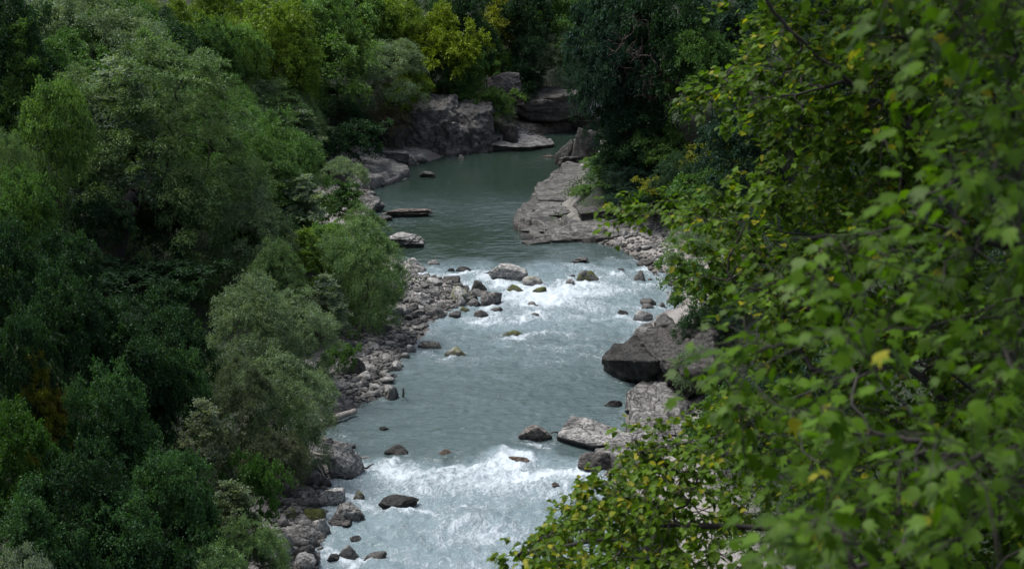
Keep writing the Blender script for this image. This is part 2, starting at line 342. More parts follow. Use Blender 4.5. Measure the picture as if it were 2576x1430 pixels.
BANK_ROCKS = [
 # near left boulder bank
 (822,912,1108,1207,'largest near left boulder, pale and pitted, beside the lower rapids',.1,PALE,'r'),
 (779,817,1148,1198,'leaning slabs behind the largest near left boulder',.0,GREY,'b'),
 (757,808,1183,1223,'brownish boulder left of the foot of the largest near boulder',.0,GREY,'r'),
 (788,834,1201,1226,'dark knobbly boulder under the largest near boulder',.1,DARK,'r'),
 (787,866,1221,1276,'flat topped pale boulder with a black underside by the water',.0,PALE,'b'),
 (746,797,1224,1278,'rounded grey boulder left of the flat topped pale one',.0,GREY,'r'),
 (688,748,1207,1254,'dark broad boulder at the edge of the left bushes',.0,DARK,'r'),
 (822,918,1262,1318,'wedge shaped boulder pointing into the lower rapids',.1,GREY,'p'),
 (753,814,1275,1313,'moss covered dark boulder in the near left bank',.9,DARK,'r'),
 (711,744,1275,1304,'small mossy boulder left of the moss covered dark one',.5,GREY,'r'),
 (776,836,1300,1352,'pale boulder leaning on the biggest bottom left boulder',.0,PALE,'p'),
 (718,798,1309,1377,'big rounded grey boulder in the near left bank under the mossy ones',.0,GREY,'r'),
 (692,739,1344,1405,'tall pale boulder half hidden by the bottom left bushes',.0,PALE,'r'),
 (737,800,1364,1424,'dark rounded boulder at the water near the bottom of the left bank',.1,DARK,'r'),
 (722,794,1389,1440,'pale smooth boulder at the bottom edge of the left bank',.0,PALE,'r'),
 (681,730,1249,1279,'brown grey boulder lying among roots by the left bushes',.0,DARK,'r'),
 (820,884,1307,1327,'low flat rock reaching into the water below the wedge boulder',.0,GREY,'s'),
 (693,727,1294,1323,'grey boulder at the foot of the left bushes, above the tall pale one',.0,GREY,'r'),
 (650,700,1395,1440,'brown boulder at the bottom edge under the left bushes',.0,DARK,'r'),
 # stony spit and left rubble bank
 (1024,1080,733,771,'large oval pale boulder in the middle of the stony spit',.0,PALE,'r'),
 (1068,1120,759,800,'dark sided angular boulder at the lower edge of the spit',.0,GREY,'p'),
 (1068,1114,699,720,'long pale slab lying along the top of the spit',.0,PALE,'b'),
 (1112,1159,692,713,'dark flat slab at the upper water edge of the spit',.0,DARK,'r'),
 (1180,1226,706,738,'black split rock near the tip of the spit',.0,BLACK,'p'),
 (1130,1193,716,760,'big pale boulder with moss on its water side near the spit tip',.45,PALE,'r'),
 (1142,1172,743,772,'upright pale boulder against the mossy sided one',.0,PALE,'p'),
 (1125,1160,780,800,'low rounded boulder at the lower water edge of the spit',.1,GREY,'r'),
 (1155,1186,770,784,'yellow green mossy low rock at the lower water edge of the spit',.9,GREY,'r'),
 (1018,1053,760,782,'flat oval boulder left of the dark sided angular one',.0,GREY,'r'),
 (1021,1050,783,802,'dark round boulder beside the small gravel beach',.0,DARK,'r'),
 (1044,1070,777,795,'pale cube shaped boulder above the small gravel beach',.0,PALE,'b'),
 (892,940,800,838,'grey block at the foot of the round willow bush',.0,GREY,'b'),
 (970,1006,703,754,'large dark boulder against the round willow bush at the spit root',.0,DARK,'r'),
 (1018,1046,864,886,'pale boulder at the point where the small beach ends',.0,PALE,'r'),
 (978,1010,888,914,'ridged grey boulder above the water below the small beach',.0,GREY,'p'),
 (980,1010,905,934,'pitted pale boulder at the water below the ridged one',.0,PALE,'r'),
 (866,918,890,945,'steep earth covered rock in the middle of the rubble bank',.0,DARK,'b'),
 (970,1004,968,1006,'rough pale boulder at the lowest corner of the rubble bank',.0,PALE,'p'),
 (940,966,977,998,'bright angular boulder left of the rough corner boulder',.0,PALE,'p'),
 (836,853,985,1010,'brown rounded boulder under the overhanging bushes',.0,GREY,'r'),
 # far left rocks
 (955,1030,376,411,'slanting slab below the left end of the far cliff',.0,GREY,'b'),
 (1024,1048,388,416,'small upright split stone at the far shore',.0,PALE,'p'),
 (1040,1076,385,410,'rounded stone leaning behind the small upright split one',.0,GREY,'r'),
 (822,880,425,465,'dark undercut ledge on the bare slope',.0,DARK,'b'),
 # right side
 (1396,1445,350,414,'dark round boulder standing at the far end of the right bank',.0,(.1,.095,.09),'r'),
 (1440,1510,318,405,'dark leaning rock mass behind the round boulder under trees',.0,(.1,.095,.09),'b'),
 (1404,1460,390,424,'broken ledge at the foot of the dark round boulder',.0,DARK,'s'),
 (1612,1655,762,777,'pale slab at the foot of the dark angular block',.0,GREY,'b'),
 (1655,1680,760,776,'small angular stone right of the pale slab by the right bank',.0,GREY,'p'),
 (1673,1706,733,764,'pale upright slab against the right bank bushes',.0,PALE,'p'),
 (1597,1655,812,842,'pale rough boulder above the overhanging dark cliff',.0,GREY,'r'),
 (1646,1702,790,835,'dark jagged boulder above the cliff, right of the pale rough one',.0,DARK,'r'),
 (1684,1746,811,842,'grey boulder against the right bushes above the cliff',.0,GREY,'r'),
 (1455,1550,1135,1189,'dark smooth wedge beneath the large flat slab',.0,(.14,.13,.12),'p'),
 (1560,1700,1270,1400,'pale ledge glimpsed through the bottom leaves',.0,PALE,'s'),
]

def in_poly(pts, poly):
    x, y = pts[:, 0], pts[:, 1]; ins = np.zeros(len(pts), bool); n = len(poly)
    for i in range(n):
        a, b = poly[i], poly[(i + 1) % n]
        c = ((a[1] > y) != (b[1] > y)) & (x < (b[0] - a[0]) * (y - a[1]) / (b[1] - a[1] + 1e-12) + a[0]); ins ^= c
    return ins
def build_water():
    cols = np.linspace(-30, 34, 420)
    rows = 46 * np.exp(np.linspace(0, math.log(262 / 46), 760))
    rows = np.concatenate([np.arange(-70, 46, 3.0), rows])
    X, Y = np.meshgrid(cols, rows); x, y = X.ravel(), Y.ravel()
    x = x + np.clip((y - 215) / 30, 0, 1) * (x + 30) * 1.2
    d, side = river_sd(x, y)
    xw = x + fbm(p3(x * .5, y * .4), 4, 121) * 1.8; yw = y + fbm(p3(x * .35, y * .3), 4, 131) * 3.0
    # vertical picture row of each water point drives nothing but where the rapids lie along the river
    def dist(py): return at(1288, py)[1]
    def blob(px, py, rx, ry, s):
        c = at(px, py); a = at(px + rx, py)[0] - c[0]; b = (dist(py - ry) - dist(py + ry)) / 2
        return s * np.exp(-(((xw - c[0]) / a) ** 2 + ((yw - c[1]) / b) ** 2))
    foam = np.zeros_like(x)
    spots = [(1180,1195,260,36,.5),(1030,1172,90,12,.6),(1130,1158,80,8,.75),(1230,1168,60,8,.6),(1300,1190,80,14,.65),(1400,1190,90,10,.5),(1200,1235,280,45,.5),(1175,1302,85,16,.8),(1190,1338,170,18,.65),(1290,1380,170,28,.45),
             (1120,1420,190,22,.5),(940,1275,80,30,.25),(990,1180,60,18,.5),(1340,1100,90,14,.45),(1440,1185,60,14,.3),
             (1420,735,150,22,.85),(1380,752,90,12,.6),(1530,700,90,18,.45),(1300,765,120,18,.5),(1500,775,150,12,.45),(1520,678,110,9,.45),(1560,735,90,9,.4),(1250,700,60,12,.5),(1170,690,80,7,.45),
             (1480,805,130,9,.5),(1330,845,90,6,.5),(1430,845,90,8,.4),(1390,875,90,7,.5),(1390,905,70,12,.4),(1270,800,110,8,.35),(1140,860,60,5,.3),(1240,720,50,12,.4),
             (1470,900,60,10,.3),(1370,800,230,60,.2),(1250,900,150,14,.12),(1260,670,120,4,.25),(1560,655,60,6,.4),(1100,515,120,5,.12),(1220,545,130,5,.1),(1160,505,170,4,.12),(1370,610,90,5,.15),(1350,372,60,4,.1),(1440,640,90,6,.2)]
    for s in spots: foam += blob(*s) * .88
    for (x0, x1, y0, y1, *_r) in WATER_ROCKS:
        cx = (x0 + x1) / 2; w = x1 - x0
        k = .55 if 640 < y1 < 910 or y1 > 1105 else .12
        foam += blob(cx, y1 + 3, w * .62, 3 + w * .06, k)
        foam += blob(cx + w * .1, y1 + 10, w * .9, 9, k * .45)
    foam += .20 * smooth(dist(1130), dist(1180), yw) + .10 * smooth(dist(670), dist(700), y) * smooth(dist(900), dist(830), y)
    foam += .25 * np.exp(-(np.minimum(d + .3, 0) / .35) ** 2) * (y < 150)
    def band(p0, p1, soft): # picture rows p0 (far) .. p1 (near)
        a, b = dist(p1), dist(p0); return smooth(a - soft, a + soft, yw) * (1 - smooth(b - soft, b + soft, yw))
    rapid = .9 * band(660, 830, 3) + 1.0 * band(1150, 2400, 1.5) + .55 * band(830, 930, 4) + .38 * band(930, 1150, 3) + .16 * band(490, 560, 8) + .2*band(600,660,3)*smooth(at(1330,640)[0],at(1420,640)[0],x)
    rapid = np.clip(rapid, 0, 1)
    q = p3(x * .9, y * .5)
    z = fbm(p3(x * .45, y * .3), 3, 21) * (.025 + .15 * rapid) + fbm(q * 2.2, 4, 31) * (.016 + .15 * rapid) + ridged(q * 1.6 + 5, 3, 41) * .09 * rapid + fbm(p3(x * 4.5, y * 3.2), 3, 61) * (.008 + .035 * rapid)
    z += np.clip(foam, 0, 1) * (.05 + .11 * ridged(p3(x * 1.7, y * 1.3), 4, 51))
    # the smooth lip before the lower foam, and the standing wave below it
    lip = at(1180, 1138)
    z += .22 * np.exp(-((y - lip[1] - .3) / 1.4) ** 2) * np.exp(-((x - lip[0]) / 4.5) ** 4)
    z -= .12 * np.exp(-((y - lip[1] + 2.2) / 1.2) ** 2) * np.exp(-((x - lip[0]) / 4.5) ** 4)
    sw = at(1178, 1308); z += .38 * np.exp(-(((x - sw[0]) / 1.7) ** 2 + ((y - sw[1]) / 1.1) ** 2))
    z -= .1 * smooth(-.5, 1.0, d)
    nx, ny = len(cols), len(rows); idx = np.arange(nx * ny).reshape(ny, nx)
    f = np.stack([idx[:-1, :-1], idx[:-1, 1:], idx[1:, 1:], idx[1:, :-1]], -1).reshape(-1, 4)
    keep = d[f].min(1) < 1.2; f = f[keep]
    used = np.unique(f); remap = np.full(len(x), -1); remap[used] = np.arange(len(used))
    m, N, L, out = newmat('river_water'); nb = NB(N, L)
    geo = N.new('ShaderNodeNewGeometry'); pos = geo.outputs['Position']
    fo = nb.node('ShaderNodeAttribute', attribute_name='foam').outputs['Fac']; ra = nb.node('ShaderNodeAttribute', attribute_name='rapid').outputs['Fac']
    mp = nb.node('ShaderNodeMapping', {'Vector': pos, 'Scale': (1.0, .62, 1.0)}); v = mp.outputs[0]
    n1 = nb.noise(v, 1.1, 10, .68, 1.3); n2 = nb.noise(v, 4.2, 8, .7, .8); n3 = nb.noise(v, .35, 4, .5)
    streak = nb.noise(nb.node('ShaderNodeMapping', {'Vector': pos, 'Scale': (.9, .35, 1.0), 'Rotation': (0, 0, .15)}).outputs[0], 2.4, 9, .72, 2.0)
    rid = nb.math('SUBTRACT', 1.0, nb.math('MULTIPLY', nb.math('ABSOLUTE', nb.math('SUBTRACT', n1, .5)), 6.0))       # thin foam veins
    val = nb.math('ADD', nb.math('MULTIPLY', nb.math('SUBTRACT', streak, .5), 2.2), nb.math('MULTIPLY', nb.math('SUBTRACT', n2, .5), 1.3))
    val = nb.math('ADD', val, nb.math('MULTIPLY', nb.math('MAXIMUM', rid, 0.0), .16))
    val = nb.math('ADD', val, nb.math('MULTIPLY', fo, .85))
    fm = nb.ramp(val, .36, 1.12)
    body = nb.mix(ra, (.018, .032, .025), (.12, .168, .182))
    milk = nb.mix(nb.math('MULTIPLY', nb.ramp(nb.math('ADD', n1, nb.math('MULTIPLY', fo, .5)), .4, .9), nb.ramp(ra, .1, .9)), body, (.18, .238, .26))
    c = nb.mix(fm, milk, (.47, .53, .57))
    wv = nb.node('ShaderNodeMapping', {'Vector': pos, 'Scale': (1.0, 1.6, 1.0)}).outputs[0]
    w1 = nb.noise(wv, 2.6, 6, .6, .6); w2 = nb.noise(wv, .9, 3, .5, .4)
    w3 = nb.noise(wv, .42, 2, .5, .3)
    hgt = nb.math('ADD', nb.math('MULTIPLY', w1, .6), nb.math('ADD', nb.math('MULTIPLY', w2, 1.5), nb.math('MULTIPLY', w3, 1.6)))
    hgt = nb.math('ADD', hgt, nb.math('MULTIPLY', fm, nb.math('ADD', n2, .6)))
    bs = nb.math('ADD', nb.math('MULTIPLY', nb.ramp(ra, 0.0, .5), .48), .085)
    b = nb.node('ShaderNodeBump', {'Distance': .3, 'Height': hgt, 'Strength': bs})
    rgh = nb.math('ADD', .07, nb.math('MULTIPLY', fm, .6))
    p = nb.node('ShaderNodeBsdfPrincipled', {'Base Color': c, 'Roughness': rgh, 'IOR': 1.33, 'Normal': b.outputs[0]})
    L.new(p.outputs[0], out.inputs[0])
    me = mesh_from('river', p3(x, y, z)[used], remap[f], 4, m, {'foam': np.clip(foam, 0, 1.3)[used], 'rapid': rapid[used]}, smooth=True)
    tag(link('river', me), 'grey green river with white rapids running towards the camera', kind='structure')
build_water()

# ---------------------------------------------------------------- rocks
_ico = {}
def ico(level):
    if level not in _ico:
        bm = bmesh.new(); bmesh.ops.create_icosphere(bm, subdivisions=level, radius=1)
        V = np.array([v.co[:] for v in bm.verts]); V /= np.linalg.norm(V, axis=1)[:, None]
        Fc = np.array([[v.index for v in f.verts] for f in bm.faces]); bm.free(); _ico[level] = (V, Fc)
    return _ico[level]
def unit_(v): return v / np.linalg.norm(v)
def rock_shape(seed, level, style='r'):
    r = np.random.default_rng(seed); D, Fc = ico(level)
    K = {'r': 20, 'b': 9, 'p': 9, 's': 10}[style]; pw = {'r': 20, 'b': 40, 'p': 36, 's': 22}[style]
    n = r.normal(size=(K, 3)); 
    if style in 'bs': n = np.vstack([np.eye(3) + r.normal(size=(3, 3)) * .12, -np.eye(3) + r.normal(size=(3, 3)) * .12, n[:4]])
    if style == 'p': n[:, 2] = np.abs(n[:, 2]) * .6 + .1
    if style == 'p': n = np.vstack([n, [[0, 0, -1]]])
    n /= np.linalg.norm(n, axis=1)[:, None]
    dd = r.uniform(.68, 1.0, len(n))
    if style == 'p': dd[:] = r.uniform(.5, .85, len(n))
    q = np.maximum(D @ n.T, 0) / dd
    rad = (q ** pw).sum(1) ** (-1 / pw); rad = np.minimum(rad, 1.5)
    P = D * rad[:, None]
    off = r.uniform(0, 50, 3)
    # a handful of chips broken out of the block, each leaving a sharp inner edge
    if level > 1:
        for _ in range(7 if style != 's' else 3):
            nn_ = unit_(r.normal(size=3)); o_ = r.uniform(.5, .85); h_ = P @ nn_ - o_ - .06 * fbm(P * 3 + off, 2, seed + 3)
            P = P - np.maximum(h_, 0)[:, None] * nn_ * .8
        cr = np.abs(fbm(P * 1.3 + off + 9, 3, seed + 2)); P = P * (1 - .09 * (1 - smooth(0, .07, cr)))[:, None]
    P = P * (1 + .10 * fbm(P * 1.6 + off, 3, seed)[:, None] + .075 * ridged(P * 3.2 + off, 4, seed + 9)[:, None] * (style != 's'))
    P += D * (.035 * fbm(P * 9 + off, 3, seed + 5))[:, None]
    if style == 's':
        bed = np.array([r.uniform(-.2, .2), r.uniform(-.15, .15), 1.0]); s = (P @ bed) * 4.5 + fbm(P * 1.5 + off, 2, seed) * .35
        k = np.floor(s); fr = s - k
        off1 = h3(k.astype(np.int64), (k * 0).astype(np.int64), (k * 0).astype(np.int64), seed)
        edge = np.minimum(smooth(0, .15, fr), 1 - smooth(.85, 1, fr))
        sc = .82 + .3 * off1 * edge + .05 * edge + .1 * fbm(np.stack([P[:, 0] * 5, P[:, 1] * 5, k * 3.3], 1) + off, 2, seed)
        P[:, 0] *= sc; P[:, 1] *= sc
    lo, hi = P.min(0), P.max(0); P = (P - (lo + hi) / 2) / (hi - lo) * 2
    return P, Fc
def make_rock(name, size, seed, level, style, mat, taper_down=True):
    P, Fc = rock_shape(seed, level, style)
    V = P * np.array(size) / 2
    me = mesh_from(name, V, Fc, 3, mat, smooth=True); return me
def ry_of(py, w_px): return None
def put_rock(spec, i, bank=False):
    x0, x1, y0, y1, label, moss, colr, style = spec
    cx = (x0 + x1) / 2
    zb = 0.0
    P = at(cx, y1, 0)
    if bank:      # slide along the sight line until the foot meets the ground
        for _ in range(25):
            zb = max(0.0, gz(P[0], P[1] + .3)) ; P = at(cx, y1, P[2] + (zb - P[2]) * .5)
        zb = P[2]
    s = np.linalg.norm([P[0], P[1], CAM_H - zb]) / F
    w = (x1 - x0) * s; dep = math.atan2(CAM_H - zb, P[1])
    happ = (y1 - y0) * s                        # apparent height = h*cos(dep) + depth*sin(dep) share
    depth = w * (.75 if style != 's' else .95)
    depth = min(depth, happ * 1.7 + .3)
    h = max((happ - depth * math.sin(dep) * .55) / math.cos(dep), happ * .42)
    sink = h * .55 + .12
    size = (w * 1.04, depth, h + sink)
    big = (x1 - x0)
    me = make_rock('boulder', size, 100 + i * 7, 5 if big > 70 else 4, style, M_STRATA if style == 's' else M_STONE)
    o = link('boulder', me, loc=(P[0], P[1] + depth * .42, zb + h / 2 - sink / 2))
    j = 1 + rng.uniform(-.12, .12)
    o.color = (colr[0] * j, colr[1] * j, colr[2] * j, moss)
    tag(o, label, 'boulder' if big > 34 else 'stone', 'boulders lying on the river banks' if bank else 'boulders standing in the river')
    return o
for i, s_ in enumerate(WATER_ROCKS): put_rock(s_, i)
for i, s_ in enumerate(BANK_ROCKS): put_rock(s_, i + 200, True)

def big_rock(name, x0, x1, y0, y1, depth, label, colr, style, seed, zb=0.0, moss=0, rot=(0, 0, 0), sink=1.0, level=5, cat='rock outcrop'):
    """large outcrop: picture extent of its face, its foot at y1 on height zb"""
    P = at((x0 + x1) / 2, y1, zb); s = np.linalg.norm([P[0], P[1], CAM_H - zb]) / F
    w = (x1 - x0) * s; h = (y1 - y0) * s
    me = make_rock(name, (w, depth, h + sink), seed, level, style, M_STRATA if style == 's' else M_STONE)
    o = link(name, me, loc=(P[0], P[1] + depth * .45, zb + h / 2 - sink / 2)); o.rotation_euler = [math.radians(a) for a in rot]
    o.color = (*colr, moss); return tag(o, label, cat)
DG = (.17, .16, .15)
big_rock('boulder', 1264, 1304, 312, 356, 3, 'black upright boulder on top of the long pale far slab', (.06, .055, .05), 'b', 18, zb=1.0, level=4, cat='boulder')
big_rock('rock_ledge', 1290, 1520, 285, 326, 6, 'brown layered ledge along the farthest shore of the bend', (.2, .165, .145), 's', 20, sink=.6)
big_rock('cliff', 1225, 1312, 184, 240, 6, 'small pinkish grey cliff face showing between the far trees', (.16, .146, .138), 'b', 21, zb=6)
big_rock('cliff', 1245, 1480, 225, 292, 8, 'dark undercut cliff below the pinkish grey cliff face', (.11, .1, .093), 'b', 27, zb=2.5)
# blocks with given top and bottom outlines (picture px, py, height above the water)
def block(name, top, bot, label, colr, mat, seed, moss=0, cat='boulder', rough=.08, cuts=5, zoff=0.0):
    T = [Vector(at(*p)) for p in top]; Bq = [Vector(at(*p)) for p in bot]; n = len(T)
    c = sum(T + Bq, Vector()) / (2 * n); bm = bmesh.new()
    tv = [bm.verts.new(p - c) for p in T]; bv = [bm.verts.new(p - c) for p in Bq]
    bm.faces.new(tv); bm.faces.new(bv[::-1])
    for i in range(n): j = (i + 1) % n; bm.faces.new([tv[i], bv[i], bv[j], tv[j]])
    bmesh.ops.recalc_face_normals(bm, faces=bm.faces); bmesh.ops.triangulate(bm, faces=bm.faces)
    bmesh.ops.subdivide_edges(bm, edges=bm.edges, cuts=1, use_grid_fill=True)
    bmesh.ops.bevel(bm, geom=[e for e in bm.edges if len(e.link_faces) == 2 and e.calc_face_angle(0) > .5], offset=.10, segments=2, affect='EDGES', profile=.6)
    bmesh.ops.triangulate(bm, faces=bm.faces)
    for _ in range(cuts):
        es = [e for e in bm.edges if e.calc_length() > .35]
        if not es or len(bm.verts) > 9000: break
        bmesh.ops.subdivide_edges(bm, edges=es, cuts=1); bmesh.ops.triangulate(bm, faces=bm.faces)
    bm.normal_update()
    V = np.array([v.co[:] for v in bm.verts]); Nn = np.array([v.normal[:] for v in bm.verts])
    Wd = V + np.array(c)
    disp = rough * (1.6 * fbm(Wd * .7, 3, seed) + .9 * fbm(Wd * 2.6, 4, seed + 1))
    if mat == M_STRATA:
        sv = Wd[:, 2] * 3.2 + Wd[:, 0] * .45 + fbm(Wd * .5, 2, seed) * .9; k = np.floor(sv); hz = h3(k.astype(np.int64), (k * 0).astype(np.int64), (k * 0).astype(np.int64), seed)
        side = 1 - np.abs(Nn[:, 2]); fr = sv - k; disp += side * (hz - .5) * rough * 5 - side * rough * 2.2 * (1 - smooth(0, .16, fr))
    V = V + Nn * disp[:, None]
    for v, q in zip(bm.verts, V): v.co = q
    me = bpy.data.meshes.new(name); bm.to_mesh(me); bm.free(); me.materials.append(mat)
    for p in me.polygons: p.use_smooth = True
    o = link(name, me, loc=c + Vector((0, 0, zoff))); o.color = (*colr, moss); return tag(o, label, cat)
def bed(top, thick, label, colr, seed, moss=0, rough=.06, inset=.1):
    T = [at(*p) for p in top]; c = sum(T) / len(T); out = []
    for p in T:
        q = c + (p - c) * (1 - inset); z = p[2] - thick; d = np.array([q[0], q[1], z - CAM_H]); k = d[1] * CP - d[2] * SP
        out.append((1288 + F * d[0] / k, 715 - F * (d[1] * SP + d[2] * CP) / k, z))
    return block('rock_bed', top, out, label, colr, M_STRATA, seed, moss, 'rock outcrop', rough)
# the bedded outcrop of the right bank: terraces that climb away from the pool
def outcrop(name, poly, fn, label, colr, mat, moss, step=.4, seed=5, res=.16, cat='rock outcrop'):
    PW = np.array([at(*p)[:2] for p in poly]); lo, hi = PW.min(0) - .5, PW.max(0) + .5
    ry = res * 1.9; xs = np.arange(lo[0], hi[0], res); ys = np.arange(lo[1], hi[1], ry); X, Y = np.meshgrid(xs, ys); x, y = X.ravel(), Y.ravel()
    w = fbm(p3(x * .35, y * .2), 4, seed) * 1.3; w2 = fbm(p3(x * .8 + 40, y * .5), 4, seed + 3) * .7
    P = np.stack([x + w * .6, y + w2 * 1.2], -1); best = np.full(len(x), 1e9); n = len(PW)
    for i in range(n):
        a, b = PW[i], PW[(i + 1) % n]; ab = b - a; t = np.clip(((P - a) @ ab) / (ab @ ab), 0, 1); best = np.minimum(best, np.hypot(*(P - (a + t[:, None] * ab)).T))
    sdv = np.where(in_poly(P, PW), best, -best)
    h = fn(x, y, sdv) + .35 * fbm(p3(x * .3, y * .15), 3, seed + 8)
    tilt = .10 * x - .012 * y
    q = (h + tilt) / step + fbm(p3(x * .6, y * .25), 4, seed + 4) * .9; k = np.floor(q); fr = q - k
    st = (k + smooth(.0, .22, fr) + .18 * (fr - .5)) * step - tilt
    st -= step * .45 * np.exp(-((fr - .03) / .07) ** 2) * (h > .3)
    jit = (h3(k.astype(np.int64), np.floor(x * .25 + y * .08).astype(np.int64), (k * 0).astype(np.int64), seed) - .5) * step * .5
    z = np.where(sdv > 0, np.minimum(st + jit, h + step), -1.5) + .05 * fbm(p3(x * 2.5, y * 1.5), 4, seed + 6)
    z = np.where(sdv > 0, np.maximum(z, .1) * smooth(0, .18, sdv) - .4 * (1 - smooth(0, .18, sdv)), -1.2)
    # chaotic little overhang shadows: shift every ledge top outwards a little
    nx, ny = len(xs), len(ys); idx = np.arange(nx * ny).reshape(ny, nx)
    f = np.stack([idx[:-1, :-1], idx[:-1, 1:], idx[1:, 1:], idx[1:, :-1]], -1).reshape(-1, 4); f = f[(sdv[f] > -.45).any(1)]
    used = np.unique(f); rm = np.full(len(x), -1); rm[used] = np.arange(len(used))
    me = mesh_from(name, p3(x, y, z)[used], rm[f], 4, mat, smooth=False)
    o = link(name, me); o.color = (*colr, moss); return tag(o, label, cat)
outcrop('rock_outcrop', [(1298,548),(1312,520),(1345,497),(1345,474),(1392,440),(1440,402),(1560,385),(1760,400),(1800,560),(1640,600),(1540,604),(1480,612),(1330,606),(1300,575)],
        lambda x, y, d: np.minimum(.5 * d, .35) + .10 * d,
        'bedded rock outcrop of the right bank with dark ledges above the pool', (.145, .14, .132), M_STRATA, .12, step=.62)
outcrop('rock_slope', [(790,350),(860,362),(960,385),(1000,400),(1030,445),(985,462),(925,478),(885,480),(850,470),(800,440),(770,390)],
        lambda x, y, d: .45 + .30 * np.minimum(d, 12), 'bare rocky slope coming down to the upper pool on the left', (.2, .194, .186), M_STONE, .0, step=.5, seed=17, cat='rock slope')
outcrop('rock_ledge', [(1570,1030),(1600,1003),(1610,975),(1640,955),(1720,950),(1800,1000),(1800,1180),(1650,1200),(1560,1190),(1470,1185),(1490,1150),(1580,1120),(1590,1070)],
        lambda x, y, d: .35 + .42 * np.minimum(d, 5), 'stepped pale ledges of the near right bank behind the flat slab', (.235, .229, .22), M_STRATA, .0, step=.38, seed=29, res=.1, cat='rock ledge')
outcrop('rock_ledge', [(1225,384),(1235,330),(1260,300),(1330,296),(1470,300),(1475,322),(1400,332),(1370,338),(1300,352),(1240,384)],
        lambda x, y, d: .4 + .35 * np.minimum(d, 4), 'broken brown ledges behind the long pale far slab', (.21, .18, .16), M_STRATA, .0, step=.35, seed=37, res=.2, cat='rock ledge')
bed([(1345,480,1.0),(1385,455,1.2),(1450,420,1.5),(1510,398,1.9),(1580,405,2.6),(1610,470,2.8),(1520,486,2.1),(1440,505,1.5),(1354,502,1.1)], 1.8, 'sloping uppermost bed of the right bank outcrop, mossy at its back', (.15, .145, .137), 131, .2)
bed([(1300,530,.7),(1350,500,.9),(1448,500,1.4),(1560,470,2.3),(1600,510,2.4),(1500,522,1.9),(1415,538,1.3),(1345,546,.9),(1306,544,.7)], .55, 'cracked bed ending in the left nose of the right bank outcrop', (.165, .16, .152), 132, inset=.06)
bed([(1310,560,.45),(1345,545,.6),(1430,536,1.0),(1540,515,1.6),(1590,525,1.8),(1540,545,1.5),(1440,566,.8),(1380,582,.6),(1308,580,.4)], .5, 'thin dark edged bed under the cracked nose of the right bank outcrop', (.13, .126, .118), 133, inset=.08)
bed([(1306,585,.2),(1380,578,.45),(1450,566,.9),(1480,590,.5),(1390,604,.2),(1312,600,.1)], 1.0, 'lowest dark ledge at the nose of the right bank outcrop', (.1, .096, .09), 134, inset=.05)
bed([(1385,580,.9),(1450,558,1.25),(1565,540,1.7),(1680,535,2.0),(1690,570,1.2),(1590,588,.75),(1486,600,.35),(1385,604,.25)], 1.6, 'smooth pale bulge at the foot of the right bank outcrop', (.2, .194, .183), 135, rough=.05, inset=.02)
bed([(1312,607,.15),(1378,595,.35),(1385,607,.2),(1330,613,.1)], .7, 'small flat ledge in front of the outcrop nose', (.16, .148, .136), 136, inset=.02)
bed([(1440,515,1.9),(1530,486,2.6),(1640,470,3.3),(1740,490,3.5),(1740,530,3.0),(1560,528,2.4),(1460,535,1.9)], 1.5, 'dark speckled bed of the outcrop under the overhanging twig', (.09, .086, .08), 137, inset=.1, rough=.09)
block('cliff', [(1511,905,.9),(1545,868,1.6),(1597,838,2.0),(1720,835,2.4),(1740,915,3.1),(1660,908,3.0),(1585,905,2.3)], [(1522,946,-.6),(1550,905,-.6),(1600,870,-.6),(1720,860,-.6),(1740,985,-.6),(1625,985,-.6),(1570,966,-.6)],
      'black overhanging cliff on the right bank jutting over the water', (.042, .04, .037), M_STONE, 52, cat='rock outcrop', rough=.26)
block('cliff', [(1600,845,1.9),(1690,820,2.6),(1790,820,3.4),(1800,930,4.2),(1720,940,3.4),(1655,905,3.0)], [(1620,900,-.5),(1690,880,-.5),(1800,880,-.5),(1800,1040,-.5),(1700,1010,-.5),(1640,975,-.5)],
      'dark earthy rock shoulder behind the black overhanging cliff', (.07, .066, .06), M_STONE, 55, cat='rock outcrop', rough=.38)
block('rock_slab', [(1398,1096,.42),(1437,1044,1.0),(1470,1047,1.05),(1598,1094,.75),(1575,1112,.55),(1495,1122,.45)], [(1396,1116,-.4),(1440,1085,-.4),(1480,1080,-.4),(1600,1118,-.4),(1575,1136,-.4),(1490,1140,-.4)],
      'large flat topped pale slab tilted towards the lower rapids', (.28, .272, .26), M_STRATA, 58, cat='rock slab', rough=.035)
block('rock_slab', [(1572,1030,.35),(1600,1000,.7),(1650,978,1.0),(1715,985,1.2),(1722,1020,.9),(1650,1040,.55)], [(1572,1038,-.4),(1600,1015,-.4),(1650,1000,-.4),(1715,1010,-.4),(1722,1060,-.4),(1650,1060,-.4)],
      'broad pale slab stepping down to the water on the right bank', (.28, .272, .26), M_STRATA, 59, cat='rock slab', rough=.05)
block('rock_slab', [(1600,1072,.8),(1640,1045,1.4),(1692,1050,1.5),(1700,1090,1.3),(1650,1100,1.1)], [(1598,1140,-.4),(1640,1110,-.4),(1692,1110,-.4),(1700,1160,-.4),(1650,1165,-.4)],
      'grey square shouldered block behind the yellow leaves', (.2, .19, .18), M_STRATA, 60, cat='rock slab', rough=.07)
bed([(1229,366,.8),(1262,352,1.0),(1330,347,1.1),(1385,347,.8),(1397,362,.4),(1330,370,.6)], 1.4, 'long pale flat slab lying at the water below the far cliff', (.28, .272, .26), 61, inset=.02, rough=.16)
